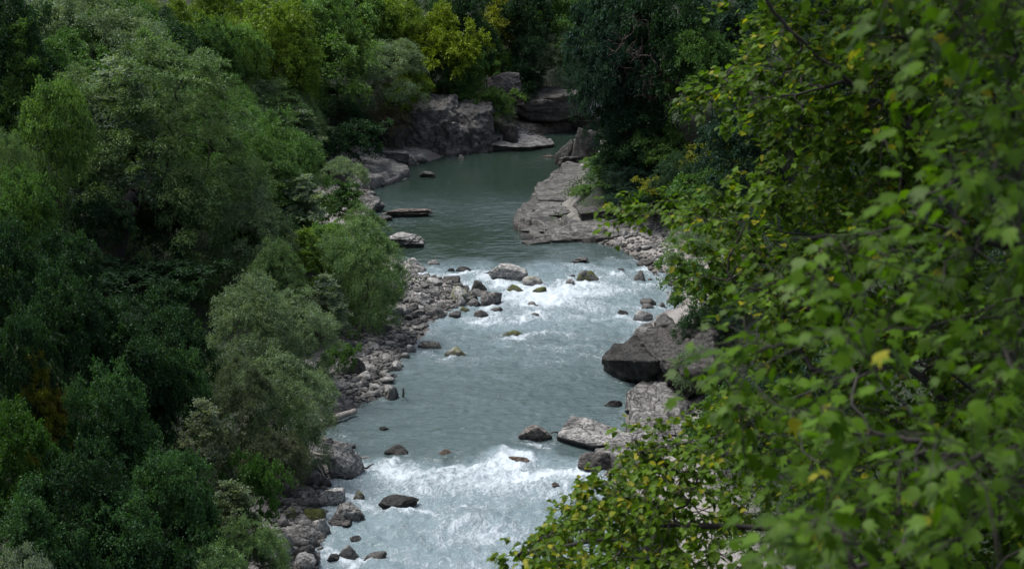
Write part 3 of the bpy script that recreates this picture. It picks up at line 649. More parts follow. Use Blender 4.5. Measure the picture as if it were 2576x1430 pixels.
def cliff(px0, px1, y0, y1, lean, label, colr, seed, zt=None):
    """upright rock wall block: face foot at y1 on the water, face top at y0 above it"""
    b0 = at((px0 + px1) / 2, y1); top = at_y((px0 + px1) / 2, y0, b0[1] + 1.0)[2]; s_ = np.linalg.norm([b0[1], CAM_H]) / F
    bx0, bx1 = (px0 - 1288) * s_, (px1 - 1288) * s_; Y = b0[1]; D_ = 7
    def inv(x, y, z):      # back to the (px, py, z) form used by block
        d = np.array([x, y, z - CAM_H]); k = d[1] * CP - d[2] * SP; return (1288 + F * d[0] / k, 715 - F * (d[1] * SP + d[2] * CP) / k, z)
    r = np.random.default_rng(seed); w = bx1 - bx0
    T = [(bx0 + .12 * w, Y + 1.4), (bx0 + .45 * w, Y + .3), (bx0 + .8 * w, Y + .8), (bx1 - .02 * w, Y + 2), (bx1, Y + D_), (bx0, Y + D_)]
    B_ = [(bx0, Y + 1.0), (bx0 + .4 * w, Y - .1), (bx0 + .75 * w, Y), (bx1, Y + 1), (bx1, Y + D_), (bx0, Y + D_)]
    zz = [top * q for q in r.uniform(.68, 1.0, 4).tolist() + [1.08, 1.05]]
    return block('cliff', [inv(a, b, z) for (a, b), z in zip(T, zz)], [inv(a, b, -.8) for a, b in B_], label, colr, M_STONE, seed, cat='rock outcrop', rough=.42)
cliff(1005, 1148, 258, 387, 0, 'tall grey cliff block with a smooth face at the far left shore', (.21, .2, .187), 11)
cliff(1132, 1236, 272, 385, 0, 'second cliff block of the far shore, right of the smooth faced one', (.17, .16, .15), 14)
cliff(935, 1022, 292, 394, 0, 'dark recessed cliff at the left end of the far cliff blocks', (.15, .14, .13), 15)
cliff(1085, 1180, 300, 391, 0, 'low rounded foot block between the two tall far cliff blocks', (.15, .142, .134), 19)
# ---- rubble: stones scattered on the gravel banks
BANKS = [
 ([(985,640),(1075,690),(1160,705),(1226,735),(1190,770),(1150,800),(1085,800),(1050,852),(1040,880),(1008,925),(985,970),(1004,1000),(925,1015),(890,1025),(820,1050),(800,1000),(815,930),(850,880),(870,800),(940,770),(985,700)], 175, 'pale grey stones strewn over the left rubble bank', 'stone lying on the left rubble bank below the willow'),
 ([(905,1110),(820,1110),(760,1170),(680,1200),(670,1270),(690,1330),(640,1430),(790,1430),(830,1330),(860,1230),(900,1190)], 45, 'stones wedged between the near left boulders', 'small grey stone wedged between the near left boulders'),
 ([(1500,605),(1600,585),(1700,590),(1720,700),(1700,770),(1660,720),(1640,680),(1580,632)], 45, 'stones on the right gravel beach', 'grey stone on the right gravel beach'),
 ([(1230,330),(1380,318),(1395,345),(1300,352),(1230,350)], 14, 'broken stones on the far slab', 'pale broken stone beside the black upright far boulder'),
 ([(800,360),(900,380),(1030,445),(930,480),(880,490),(840,440)], 16, 'stones on the bare slope above the pool', 'stone fallen on the bare slope above the pool'),
]
protos = [make_rock('stone', (1, .85, .7), 900 + i, 3, 'rbprrb'[i % 6], M_STONE) for i in range(12)]
def scatter_px(poly, n):
    poly = np.array(poly, float); lo, hi = poly.min(0), poly.max(0); out = []
    while len(out) < n:
        p = rng.uniform(lo, hi, (400, 2)); out.extend(p[in_poly(p, poly)].tolist())
    return np.array(out[:n])
def on_ground(px, py):
    P = at(px, py, 0)
    for _ in range(18): P = at(px, py, P[2] + (max(0, gz(P[0], P[1])) - P[2]) * .6)
    return P
for poly, n, grp, lab in BANKS:
    pts = scatter_px(poly, n)
    for k, (px, py) in enumerate(pts):
        P = on_ground(px, py)
        s = .3 + .95 * rng.random() ** 2.0
        if 'right gravel' in grp or 'slope' in grp: s *= .8
        o = link('stone', protos[rng.integers(12)], loc=(P[0], P[1], P[2] + s * .12))
        o.scale = (s * rng.uniform(.8, 1.3), s * rng.uniform(.8, 1.2), s * rng.uniform(.7, 1.1))
        o.rotation_euler = (rng.uniform(-.35, .35), rng.uniform(-.35, .35), rng.uniform(0, 6.28))
        t = rng.choice([.17, .25, .33, .40], p=[.25, .3, .25, .2]); t *= .85; o.color = (t, t * .98, t * .955, 0)
        tag(o, ('dark ' if t < .16 else 'pale ' if t > .3 else 'mid grey ') + ('large ' if s > .8 else 'small ' if s < .42 else '') + lab.replace('pale ', '').replace('small ', '').replace('grey ', ''), 'stone', grp)
# the small rubble between them
pv, pf, npv = [], [], 0
small = [rock_shape(700 + i, 1, 'rb'[i % 2]) for i in range(8)]
for poly, n, grp, lab in BANKS:
    pts = scatter_px(poly, n * 13)
    w = np.array([at(a, b, .35) for a, b in pts]); z = ground_z(w[:, 0], w[:, 1])
    for k in range(len(w)):
        V, Fc = small[k % 8]; s = rng.uniform(.06, .21) * (1.25 if rng.random() < .3 else 1)
        a = rng.uniform(0, 6.28); R = np.array([[math.cos(a), -math.sin(a), 0], [math.sin(a), math.cos(a), 0], [0, 0, 1]])
        pv.append((V * s * np.array([1.1, .9, .7])) @ R.T + [w[k, 0], w[k, 1], z[k] + s * .25]); pf.append(Fc + npv); npv += len(V)
me = mesh_from('rubble', np.vstack(pv), np.vstack(pf), 3, M_STONE, smooth=False)
o = link('rubble', me); o.color = (.24, .235, .225, 0); tag(o, 'small loose rubble and pebbles between the bank stones', kind='stuff')

# ---------------------------------------------------------------- trees
def tubes(segs, sides=5):
    """segs: array (n, 8) p0 p1 r0 r1 -> verts, quads"""
    segs = np.asarray(segs, float); p0, p1, r0, r1 = segs[:, :3], segs[:, 3:6], segs[:, 6], segs[:, 7]
    d = p1 - p0; d /= np.linalg.norm(d, axis=1)[:, None] + 1e-9
    ref = np.where(np.abs(d[:, 2:3]) > .9, [[1., 0, 0]], [[0, 0, 1.]])
    a = np.cross(d, ref); a /= np.linalg.norm(a, axis=1)[:, None]; b = np.cross(d, a)
    n = len(segs); V = np.zeros((n, 2 * sides, 3))
    for k in range(sides):
        t = 2 * math.pi * k / sides; o = a * math.cos(t) + b * math.sin(t)
        V[:, k] = p0 + o * r0[:, None] - d * r0[:, None] * .3; V[:, sides + k] = p1 + o * r1[:, None] + d * r1[:, None] * .3
    q = np.array([[k, (k + 1) % sides, sides + (k + 1) % sides, sides + k] for k in range(sides)])
    Fq = (q[None] + (np.arange(n) * 2 * sides)[:, None, None]).reshape(-1, 4)
    return V.reshape(-1, 3), Fq
class Skeleton:
    def __init__(s, r): s.P = []; s.par = []; s.r = r
    def add(s, p, par): s.P.append(np.array(p, float)); s.par.append(par); return len(s.P) - 1
    def path(s, pts, par=-1, steps=3):
        pts = [np.array(p, float) for p in pts]; i = par
        if i < 0: i = s.add(pts[0], -1)
        for a, b in zip(pts[:-1], pts[1:]):
            L = np.linalg.norm(b - a)
            for k in range(1, steps + 1):
                p = a + (b - a) * k / steps + s.r.normal(size=3) * L * .02 * (k < steps); i = s.add(p, i)
        return i
    def reach(s, t, steps=5, down=1.0, wob=.05, minfrac=0):
        A = np.array(s.P); v = t - A; d = np.linalg.norm(v, axis=1) + down * np.maximum(A[:, 2] - t[2], 0)
        i = int(np.argmin(d[minfrac:])) + minfrac; a = A[i]; L = np.linalg.norm(t - a)
        if L < 1e-3: return i
        g = s.par[i]; dirp = (a - A[g]) if g >= 0 else np.array([0, 0, 1.]); dirp = dirp / (np.linalg.norm(dirp) + 1e-9)
        c = a + dirp * L * .4 + np.array([0, 0, .1]) * L
        j = i
        for k in range(1, steps + 1):
            u = k / steps; p = (1 - u) ** 2 * a + 2 * u * (1 - u) * c + u * u * t + s.r.normal(size=3) * L * wob * (k < steps); j = s.add(p, j)
        return j
    def segs(s, rt, expo=.45, rmax=9):
        n = len(s.P); cnt = np.zeros(n); child = np.zeros(n, bool)
        for p in s.par:
            if p >= 0: child[p] = True
        for i in range(n - 1, -1, -1):
            if not child[i]: cnt[i] += 1
            if s.par[i] >= 0: cnt[s.par[i]] += cnt[i]
        rad = np.minimum(rt * cnt ** expo, rmax)
        out = [(*s.P[s.par[i]], *s.P[i], min(rad[s.par[i]], rad[i] * 1.35), rad[i]) for i in range(n) if s.par[i] >= 0]
        return np.array(out), rad
def unit(v): return v / (np.linalg.norm(v, axis=-1, keepdims=True) + 1e-9)

def leaf_clumps(r, C, R, cen, ntw, nlf, leaf, up=.35, out_=.8, droop=.5, flat=.8, spread=.10, sprays=False):
    """twigs with leaves round clump centres. C (n,3), R (n,) -> leaf centres, axes, clump id"""
    n = len(C); o = unit(C - cen)
    d = r.normal(size=(n, ntw, 3)); d = unit(d) + out_ * o[:, None]; d[..., 2] += up
    d[..., 2] *= flat; d = unit(d); Ln = R[:, None] * r.uniform(.7, 1.25, (n, ntw))
    t = r.uniform(.12, 1, (n, ntw, nlf)) ** .75
    g = np.array([0, 0, -1.])
    p = C[:, None, None] + d[:, :, None] * (Ln[..., None] * t)[..., None] + g * (droop * R[:, None, None] * t ** 2.2)[..., None]
    tan = unit(d[:, :, None] + g * (droop * 2.2 * t ** 1.2)[..., None])
    p = p + r.normal(size=p.shape) * (spread * R)[:, None, None, None]
    ax = unit(tan + r.normal(size=p.shape) * .55)
    cid = np.broadcast_to(np.arange(n)[:, None, None], t.shape)
    return p.reshape(-1, 3), ax.reshape(-1, 3), cid.reshape(-1)
def leaf_quads(r, P, A, L, Wd, upb=.8):
    n = len(P); nr = unit(r.normal(size=(n, 3)) + np.array([0, 0, upb])); b = unit(np.cross(A, nr))
    l = (L * r.uniform(.6, 1.3, n))[:, None] / 2; w = (Wd * r.uniform(.7, 1.25, n))[:, None] / 2
    V = np.stack([P - A * l, P + b * w - A * l * .1, P + A * l, P - b * w - A * l * .1], 1).reshape(-1, 3)
    return V, np.arange(4 * n).reshape(-1, 4)

def tree_proto(name, seed, h, lobes, nclump, crad, ntw, nlf, L, Wd, mat, trunk, droop=.4, up=.35, flat=.8, bark=None, inner=.3, rt=.007, out_=.8, expo=.45, rmax=.3, low=False, leafless=False, upb=.8):
    """lobes: ellipsoids (cx,cy,cz,rx,ry,rz). trunk: list of polylines."""
    r = np.random.default_rng(seed); lob = np.array(lobes, float); wt = (lob[:, 3] * lob[:, 4]) ; wt = wt / wt.sum()
    k = r.choice(len(lob), nclump * 3, p=wt); d = unit(r.normal(size=(len(k), 3))); d[:, 2] = np.where(d[:, 2] < (-.95 if low else -.5), -d[:, 2] * .8, d[:, 2])
    rr = np.where(r.random(len(k)) < inner, r.uniform(.25, .75, len(k)), r.uniform(.8, 1.0, len(k)))
    C = lob[k, :3] + d * rr[:, None] * lob[k, 3:]
    # keep those not deep inside another lobe
    q = (((C[:, None] - lob[None, :, :3]) / lob[None, :, 3:]) ** 2).sum(2); deep = (q < .3).any(1) & (r.random(len(C)) < .75)
    C = C[~deep][:nclump]
    cen = (lob[:, :3] * wt[:, None]).sum(0) - [0, 0, h * .12]
    R = crad * r.uniform(.6, 1.35, len(C))
    sk = Skeleton(r)
    i0 = sk.path(trunk[0], -1, 3)
    for tr in trunk[1:]:
        j = int(np.argmin(np.linalg.norm(np.array(sk.P) - np.array(tr[0]), axis=1))); sk.path([sk.P[j]] + list(tr[1:]), j, 3)
    order = np.argsort(np.linalg.norm(C - cen, axis=1))
    for j in order: sk.reach(C[j] + r.normal(size=3) * .1, 4, .8, .06, 2)
    if leafless:
        for j in order:
            for _ in range(15): sk.reach(C[j] + unit(r.normal(size=3) + [0, 0, .5]) * R[j] * r.uniform(.5, 1.4), 3, .2, .1, 2)
    sg, rad = sk.segs(rt, expo, rmax); V, Q = tubes(sg, 5)
    tm = mesh_from(name + '_trunk', V, Q, 4, bark or M_BARK, smooth=True)
    if leafless: return None, tm, h, float(np.ptp(C[:, 0])) + crad
    P, A, cid = leaf_clumps(r, C, R, cen, ntw, nlf, L, up, out_, droop, flat)
    V, Q = leaf_quads(r, P, A, L, Wd, upb)
    tc = r.uniform(0, 1, len(C)); t = np.clip(tc[cid] * .5 + r.uniform(0, 1, len(P)) * .5, 0, 1)
    cm = mesh_from(name + '_crown', V, Q, 4, mat, {'tint': np.repeat(t, 4)})
    ext = np.percentile(P[:, 0], [1, 99]); topz = np.percentile(P[:, 2], 99.8)
    return cm, tm, float(topz), float(ext[1] - ext[0])

PR = {}
def lob(r, n, cz, R, H, jr=.5):
    out = []
    for i in range(n):
        a = r.uniform(0, 6.28); q = R * r.uniform(.2, jr); s = r.uniform(.45, .7)
        out.append((math.cos(a) * q, math.sin(a) * q, cz + r.uniform(-.45, .5) * H / 2, R * s, R * s, H / 2 * s))
    return out
rr_ = np.random.default_rng(99)
PR['willow'] = [tree_proto('willow', 1, 12, [(0, 0, 6.8, 4.6, 4.4, 4.4), (-2, .5, 8, 2.8, 2.8, 2.8), (2.4, -1, 7, 2.6, 2.6, 3), (.5, 1, 9.2, 2.6, 2.6, 2.3), (0,-2.5,4.5,3.4,2,2.6)], 190, .95, 20, 15, .2, .055, M_WILLOW, [[(0, 0, 0), (.2, 0, 2.2), (-.4, 0, 4.2)], [(.2, 0, 2.2), (1.6, .3, 5)], [(.2, 0, 2.2), (-1.8, -.5, 5)]], droop=.55),
                tree_proto('willow', 2, 12, [(0, 0, 6.2, 5, 4.6, 4.8), (-1.5, -1, 8.6, 3, 3, 2.4), (2.5, 0, 7.4, 2.6, 2.6, 2.6), (-3, 0, 5, 2.4, 2.4, 3)], 190, .9, 20, 15, .2, .055, M_WILLOW, [[(0, 0, 0), (-.2, 0, 1.6), (.4, 0, 4)], [(-.2, 0, 1.6), (-2, .3, 4.6)]], droop=.5)]
PR['broad'] = [tree_proto('broadleaf', 3, 13, [(0, 0, 7.2, 4.2, 4, 5)] + lob(rr_, 8, 7.5, 4.8, 8.5, .8), 120, 1.15, 15, 15, .27, .17, M_LEAF, [[(0, 0, 0), (.1, .1, 3), (0, .2, 7)]], droop=.35, up=.15, flat=.55),
               tree_proto('broadleaf', 4, 13, [(0, 0, 6.8, 4, 4, 5)] + lob(rr_, 9, 7.2, 5.2, 9, .85), 125, 1.1, 15, 15, .26, .17, M_LEAF, [[(0, 0, 0), (-.2, .1, 3), (.2, .2, 6)], [(-.2, .1, 3), (-2, 0, 6.5)]], droop=.45, up=.1, flat=.5),
               tree_proto('broadleaf', 5, 14, [(0, 0, 8, 3, 3, 6)] + lob(rr_, 8, 8.4, 3.9, 10, .85), 110, 1.1, 15, 15, .26, .17, M_LEAF, [[(0, 0, 0), (.2, 0, 4), (0, 0, 9)]], droop=.35, up=.2, flat=.55)]
PR['poplar'] = [tree_proto('poplar', 6, 13, [(0, 0, 3.6, 2.6, 2.6, 2.6), (0, 0, 6.2, 2.3, 2.3, 3), (0, 0, 9, 1.7, 1.7, 2.8), (.2, 0, 11.2, .8, .8, 1.7)], 105, .8, 15, 15, .21, .14, M_LEAF, [[(0, 0, 0), (.1, 0, 6), (0, 0, 12)]], droop=.15, up=.5, flat=.9, bark=M_BARKG)]
PR['shrub'] = [tree_proto('shrub', 7, 5, [(0, 0, 2.4, 2.7, 2.5, 2.3), (1, .3, 3.2, 1.5, 1.5, 1.5), (-1.3, -.4, 2.7, 1.5, 1.5, 1.7)], 105, .6, 16, 14, .14, .045, M_WILLOW, [[(0, 0, 0), (0, 0, .5), (.3, 0, 1.4)], [(0, 0, .5), (-.9, 0, 1.8)], [(0, 0, .5), (.9, .2, 1.9)]], droop=.35, rt=.006),
               tree_proto('shrub', 8, 5, [(0, 0, 2.2, 2.5, 2.5, 2.2)] + lob(rr_, 5, 2.6, 2.8, 3.4, .8), 80, .62, 14, 13, .17, .11, M_LEAF, [[(0, 0, 0), (0, 0, .6), (.2, 0, 1.6)], [(0, 0, .6), (-.8, 0, 1.8)]], droop=.3, up=.2, flat=.6, rt=.006)]
PR['bush'] = [tree_proto('bush', 12, 8, [(0, 0, 3.4, 3.6, 3.4, 3.5), (1.5, .5, 5, 2.2, 2.2, 2.2), (-1.7, -.6, 4.4, 2.2, 2.2, 2.4), (.3, -1.6, 3, 2.6, 1.8, 2.4), (0, 0, 6.2, 1.8, 1.8, 1.6)], 230, .72, 18, 14, .17, .05, M_WILLOW, [[(0, 0, 0), (0, 0, .7), (.4, 0, 2.6)], [(0, 0, .7), (-1.2, 0, 3)], [(0, 0, .7), (1.3, .2, 3)], [(0, 0, .7), (.1, -1, 3)]], droop=.4, rt=.006, low=True)]
PR['layer'] = [tree_proto('layered', 9, 14, [(0, 0, 7.5, 3.6, 3.6, 6)] + lob(rr_, 9, 7.5, 5, 11, .9), 115, 1.3, 15, 15, .25, .13, M_LEAF, [[(0, 0, 0), (.1, 0, 5), (0, 0, 11)]], droop=.55, up=.0, flat=.3, upb=1.6)]
PR['dead'] = [tree_proto('dead', 10, 12, [(0, 0, 6.5, 2.6, 2.4, 5), (-1.5, 0, 8, 1.5, 1.5, 3)], 42, .9, 1, 1, .2, .1, M_LEAF, [[(0, 0, 0), (-.3, 0, 4), (-.6, 0, 10)]], bark=M_DEAD, leafless=True, rt=.013, expo=.42)]

def place(kind, var, loc, h, w, colr, label, cat='tree', group=None, rot=None, name=None):
    cm, tm, ph, pw = PR[kind][var % len(PR[kind])]
    e = bpy.data.objects.new(name or ('willow_tree' if kind == 'willow' else 'poplar_tree' if kind == 'poplar' else 'dead_tree' if kind == 'dead' else 'shrub' if kind == 'shrub' else 'willow_bush' if kind == 'bush' else 'broadleaf_tree'), None)
    COL.objects.link(e); e.location = loc; e.empty_display_size = .5
    e.rotation_euler = (0, 0, rng.uniform(0, 6.28) if rot is None else rot)
    e.scale = (w / pw, w / pw, h / ph)
    if cm is not None:
        c = link('crown', cm, e); j = rng.uniform(.88, 1.12); c.color = (colr[0] * j, colr[1] * j, colr[2] * j, 1)
    link('trunk' if kind != 'shrub' else 'stem', tm, e)
    return tag(e, label, cat, group)
# foliage colours
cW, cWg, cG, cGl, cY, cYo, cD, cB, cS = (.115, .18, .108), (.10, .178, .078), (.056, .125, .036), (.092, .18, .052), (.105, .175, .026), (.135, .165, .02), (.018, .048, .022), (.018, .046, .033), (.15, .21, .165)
cGshade = (.032, .082, .034)  # mid green darkened: shade of the lower left put into the leaf colour
def solve(px, top, h, ymin=30, ymax=330):
    """distance at which a tree of height h standing on the ground shows its top at (px, top)"""
    Y = np.linspace(ymin, ymax, 601); d = ray(px, top); X = d[0] * Y / d[1]; Z = CAM_H + d[2] * Y / d[1]
    g = ground_z(X, Y, False); sdv, _ = river_sd(X, Y)
    ok = (g + h >= Z) & (sdv > .8)
    i = int(np.argmax(ok)) if ok.any() else len(Y) - 1
    return X[i], Y[i], Z[i]
TREES = [
 # (px, top_y, width_px, h_m, kind, variant, colour, label)
 (55,52,125,13,'poplar',0,cGl,'light green pointed poplar at the upper left edge'),
 (215,-40,270,14,'willow',0,cW,'grey green willow at the top left behind the pointed poplar'),
 (20,-60,200,15,'broad',0,cD,'dark broadleaf tree in the top left corner'),
 (285,150,210,13,'poplar',0,cS,'silvery white leaved tree behind the biggest willow'),
 (370,75,120,14,'poplar',0,cWg,'pale topped slim tree rising over the biggest willow'),
 (330,-30,150,15,'broad',1,cG,'dark green tree at the top, between willow and yellow trees'),
 (15,330,130,10,'willow',1,cWg,'green willow at the left edge under the pointed poplar'),
 (30,430,150,10,'broad',0,cG,'green tree at the left edge beside the biggest willow crown'),
 (20,560,150,10,'broad',1,cD,'dark tree at the left edge below the middle of the biggest willow'),
 (110,200,150,12,'broad',1,cGl,'light green tree below the pointed poplar at the left'),
 (150,585,150,8,'broad',0,cD,'dark tree in the hollow left of the biggest willow trunk'),
 (70,640,150,8,'broad',2,cD,'dark leafy tree at the left, between the edge and the hollow'),
 (1465,-90,150,17,'broad',0,cD,'dark tree cut by the top edge above the green spreading tree'),
 (1400,-60,150,17,'broad',1,cG,'green tree cut by the top edge left of the tall dark one'),
 (440,-10,140,14,'broad',2,cY,'yellow green tree at the top, left of the green pair'),
 (500,45,130,13,'broad',0,cG,'mid green tree below the top yellow green one'),
 (580,60,120,13,'broad',1,cGl,'fresh green tree leaning towards the big olive yellow tree'),
 (560,-50,150,15,'broad',2,cY,'olive tree cut off by the top edge above the fresh green tree'),
 (655,-5,180,16,'broad',0,cY,'big olive yellow tree stretching down the slope'),
 (720,90,120,13,'broad',1,cY,'olive yellow tree directly above the round willows'),
 (470,110,120,12,'broad',2,cD,'dark tree in the hollow behind the biggest willow'),
 (620,165,150,9,'bush',1,cW,'grey willow left of the pair of round willows'),
 (690,195,170,9,'bush',0,cWg,'round soft willow crown above the silver shrubs'),
 (745,195,100,9,'bush',1,cW,'smaller round willow crown at the slope edge'),
 (560,260,170,8,'willow',1,cG,'low green willow behind the right shoulder of the biggest willow'),
 (735,270,120,7,'poplar',0,cS,'silver poplar bush on the edge above the bare slope'),
 (780,265,70,7,'bush',0,cWg,'rounded bush beside the silver poplar bush'),
 (830,215,120,4,'shrub',1,cG,'green shrub under the very tall light green tree'),
 (790,300,110,3.5,'shrub',0,cW,'grey shrub at the top of the bare slope'),
 (905,515,110,6,'bush',0,cWg,'willow bush at the pool edge right of the spiky green tree'),
 (942,585,110,6,'bush',0,cW,'grey willow bush reaching to the pool just above the spit'),
 (860,395,100,4,'shrub',0,cW,'feathery grey shrub at the lower end of the bare slope'),
 (380,655,200,2.4,'shrub',1,cD,'dark shrub to the right behind the biggest willow trunks'),
 (215,650,190,2.4,'shrub',1,cD,'dark shrub to the left behind the biggest willow trunks'),
 (845,-20,200,19,'broad',2,cGl,'very tall light green tree left of the grey leaning willow'),
 (800,-60,160,18,'broad',0,cG,'green tree at the top edge left of the tall light green one'),
 (965,100,170,13,'willow',0,cW,'grey leaning willow over the left end of the cliff'),
 (890,-70,170,17,'broad',1,cGl,'light green tree at the top edge above the leaning willow'),
 (1020,150,100,11,'broad',2,cY,'yellow green tree right behind the leaning willow'),
 (960,-10,140,14,'broad',0,cY,'yellowish tree at the top above the leaning willow'),
 (1030,20,110,14,'broad',1,cY,'yellowish slope tree left of the tall lime green tree'),
 (1110,10,160,17,'broad',2,(.11,.165,.015),'tall lime green tree standing over the cliff blocks'),
 (1150,120,90,10,'broad',1,cG,'green tree tucked right of the tall lime green one'),
 (1235,-20,110,15,'broad',2,cYo,'narrow golden olive tree above the pinkish cliff'),
 (1250,110,80,9,'broad',0,cY,'hanging golden green foliage beside the pinkish cliff'),
 (1170,-60,130,17,'broad',0,cD,'dark tree at the top edge between the lime and golden trees'),
 (1320,-60,150,18,'broad',0,cD,'near black tree at the top right of the golden one'),
 (1385,75,115,13,'willow',0,(.10,.14,.095),'silvery green leaning tree over the farthest shore'),
 (1440,15,160,16,'broad',1,cG,'green spreading tree behind the silvery leaning tree'),
 (1330,60,90,14,'layer',0,cD,'dark tree left of the silvery leaning tree'),
 (1510,120,120,14,'layer',0,cB,'dark blue green tree at the far right corner of the bend'),
 (1530,-40,170,19,'broad',1,cB,'tall dark tree at the top edge above the bend'),
 (1580,60,160,15,'layer',0,cB,'dark drooping tree beside the bare reddish one'),
 (1610,235,130,8,'layer',0,cB,'low dark tree over the leaning rock mass'),
 (1600,200,150,10,'broad',2,cD,'dark tree below the bare reddish one'),
 (1745,70,140,14,'broad',1,cG,'green tree behind the leafy twigs at the upper right'),
 (1690,-60,190,18,'broad',0,cD,'dark tree at the top edge behind the bare branches'),
 (1655,310,110,5.5,'shrub',1,cGl,'bright green spiky shrub in the dark slope above the right outcrop'),
 (1595,395,110,4,'shrub',0,cB,'dusky grey shrub at the top of the right outcrop'),
 (1560,350,100,5,'shrub',1,cD,'dark shrub behind the mossy turf of the right outcrop'),
 (1565,305,90,4.5,'shrub',1,cB,'dark bush hanging over the leaning rock mass'),
 (1720,380,130,7,'layer',0,cD,'dark tree in the shade above the yellow shrubs'),
 (1700,440,110,3.5,'shrub',1,cYo,'small yellow shrub above the overhanging twig'),
 (1830,335,150,5,'shrub',1,cYo,'larger yellow shrub behind the foreground leaves'),
 (1780,420,150,6,'shrub',1,cG,'green shrub between the two yellow shrubs'),
 (1760,560,140,5,'shrub',0,cWg,'olive shrub with yellow flowers above the right gravel beach'),
 (1800,650,150,5,'shrub',1,cG,'green shrub hiding the top of the right gravel beach'),
 (1780,760,130,4,'shrub',0,cD,'dark shrub over the right bank boulders'),
 (1770,870,120,3.5,'shrub',0,cW,'grey green shrub growing on the earthy rock shoulder'),
 (1850,960,150,5,'shrub',1,cG,'green shrub right of the earthy rock shoulder'),
 (1210,215,110,5.5,'shrub',1,cGl,'fresh green shrub between the cliff blocks and the pinkish cliff'),
 (1245,255,80,3.6,'shrub',0,cS,'pale feathery shrub on top of the second cliff block'),
 (1215,120,100,8,'broad',1,cG,'green tree draped over the left side of the pinkish cliff'),
 (1300,140,110,9,'broad',0,cD,'dark tree draped over the right side of the pinkish cliff'),
 (1545,412,100,2.6,'shrub',1,cG,'low green shrub on the mossy turf of the right outcrop'),
 (1600,448,120,3.2,'shrub',0,cB,'dusky shrub in front of the low green one on the right outcrop'),
 (1650,470,110,3,'shrub',1,cD,'dark shrub right behind the speckled bed of the outcrop'),
 (1495,408,50,1.1,'shrub',1,cGl,'small bright tuft on the mossy turf of the right outcrop'),
 (1462,478,40,.8,'shrub',1,cGl,'tiny bright plant growing from a crack of the outcrop'),
 (1060,190,110,6,'layer',0,cD,'dark shrub on top of the smooth faced cliff'),
 (1130,205,90,5,'shrub',1,cG,'green shrub on the cliff top under the lime green tree'),
 (950,262,120,5,'shrub',0,(.09,.085,.06),'brownish grey shrub drooping at the left end of the cliff'),
 (880,300,110,6,'shrub',1,cD,'dark shrub at the foot of the tall light green tree'),
 (850,245,120,6,'layer',0,cD,'dark undergrowth tree below the tall light green tree'),
 # left bank, nearer; some low ones get darkened leaf colours in place of shade
 (630,320,170,9,'bush',1,cG,'green willow right of the biggest willow crown'),
 (700,405,150,7,'poplar',0,cWg,'light green young poplar left of the bare slope'),
 (760,440,130,7,'poplar',0,cS,'silvery young poplar by the pool, left of the spiky green one'),
 (640,460,170,9,'bush',1,cW,'grey willow crown below the green willow'),
 (845,455,120,6,'broad',2,(.035,.08,.025),'dark spiky green tree at the pool edge'),
 (800,560,110,6,'broad',1,cGl,'green tree in front of the dark spiky one'),
 (905,545,175,8.5,'bush',0,cWg,'round green willow bush standing over the stony spit'),
 (770,575,100,7,'poplar',0,(.10,.17,.035),'yellow green young tree left of the round willow bush'),
 (690,600,130,7,'bush',0,cWg,'green willow left of the yellow green young tree'),
 (820,690,90,5,'poplar',0,cS,'narrow silvery sapling at the foot of the round willow bush'),
 (640,685,190,8,'bush',1,cW,'soft grey willow in the middle of the left bank'),
 (740,730,190,6.5,'bush',0,cW,'pale grey willow bush over the top of the rubble bank'),
 (690,885,210,7,'bush',1,cW,'big grey willow bush leaning over the river above the log'),
 (770,930,130,4.5,'shrub',0,cW,'grey willow shrub at the rubble bank edge'),
 (600,900,150,7,'bush',0,(.06,.085,.055),'dark grey willow left of the big willow bush'),
 (715,1010,130,4.2,'shrub',0,cWg,'low olive shrub hanging over the driftwood log'),
 (850,860,60,2.4,'shrub',1,cG,'small green shrub above the steep earth covered rock'),
 (505,1010,130,7,'poplar',0,(.12,.155,.12),'pale silvery conical tree in the lower left thicket'),
 (575,1215,150,5,'poplar',0,(.09,.13,.08),'silvery green bush below the pale conical tree'),
 (430,880,150,8,'broad',0,cGshade,'green tree behind the pale conical tree'),
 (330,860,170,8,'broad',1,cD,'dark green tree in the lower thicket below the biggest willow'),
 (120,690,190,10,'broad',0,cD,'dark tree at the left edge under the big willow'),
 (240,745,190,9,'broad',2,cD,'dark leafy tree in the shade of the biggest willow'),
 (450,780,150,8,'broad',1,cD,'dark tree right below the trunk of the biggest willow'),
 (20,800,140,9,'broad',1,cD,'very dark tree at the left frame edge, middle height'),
 (90,885,110,8,'poplar',0,(.12,.14,.02),'yellow tinged young tree in the lower left thicket'),
 (130,940,80,6,'shrub',1,(.10,.085,.03),'rusty orange shrub right of the yellow tinged young tree'),
 (230,920,170,8,'broad',0,cGshade,'green tree right of the rusty orange shrub'),
 (340,1010,190,7,'broad',2,cGshade,'bushy green tree left of the pale conical tree'),
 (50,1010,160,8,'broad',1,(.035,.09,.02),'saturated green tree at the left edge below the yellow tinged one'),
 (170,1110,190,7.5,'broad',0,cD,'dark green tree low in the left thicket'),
 (400,1130,170,7,'broad',1,cGshade,'green tree below the bushy one, lower left'),
 (80,1200,190,7,'broad',2,cGshade,'green tree near the bottom left corner'),
 (280,1230,200,6.5,'broad',0,cGshade,'broad green tree at the bottom left'),
 (460,1260,150,5.5,'shrub',1,cGshade,'green shrub at the bottom between tree and silvery bush'),
 (620,1300,140,4.2,'shrub',0,cWg,'olive willow shrub at the bottom beside the boulders'),
 (520,1370,180,4.5,'shrub',0,cWg,'low willow shrub cut off by the bottom edge'),
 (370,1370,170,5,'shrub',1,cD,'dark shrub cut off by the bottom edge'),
 (60,1370,150,5,'shrub',0,cS,'pale silvery shrub in the bottom left corner'),
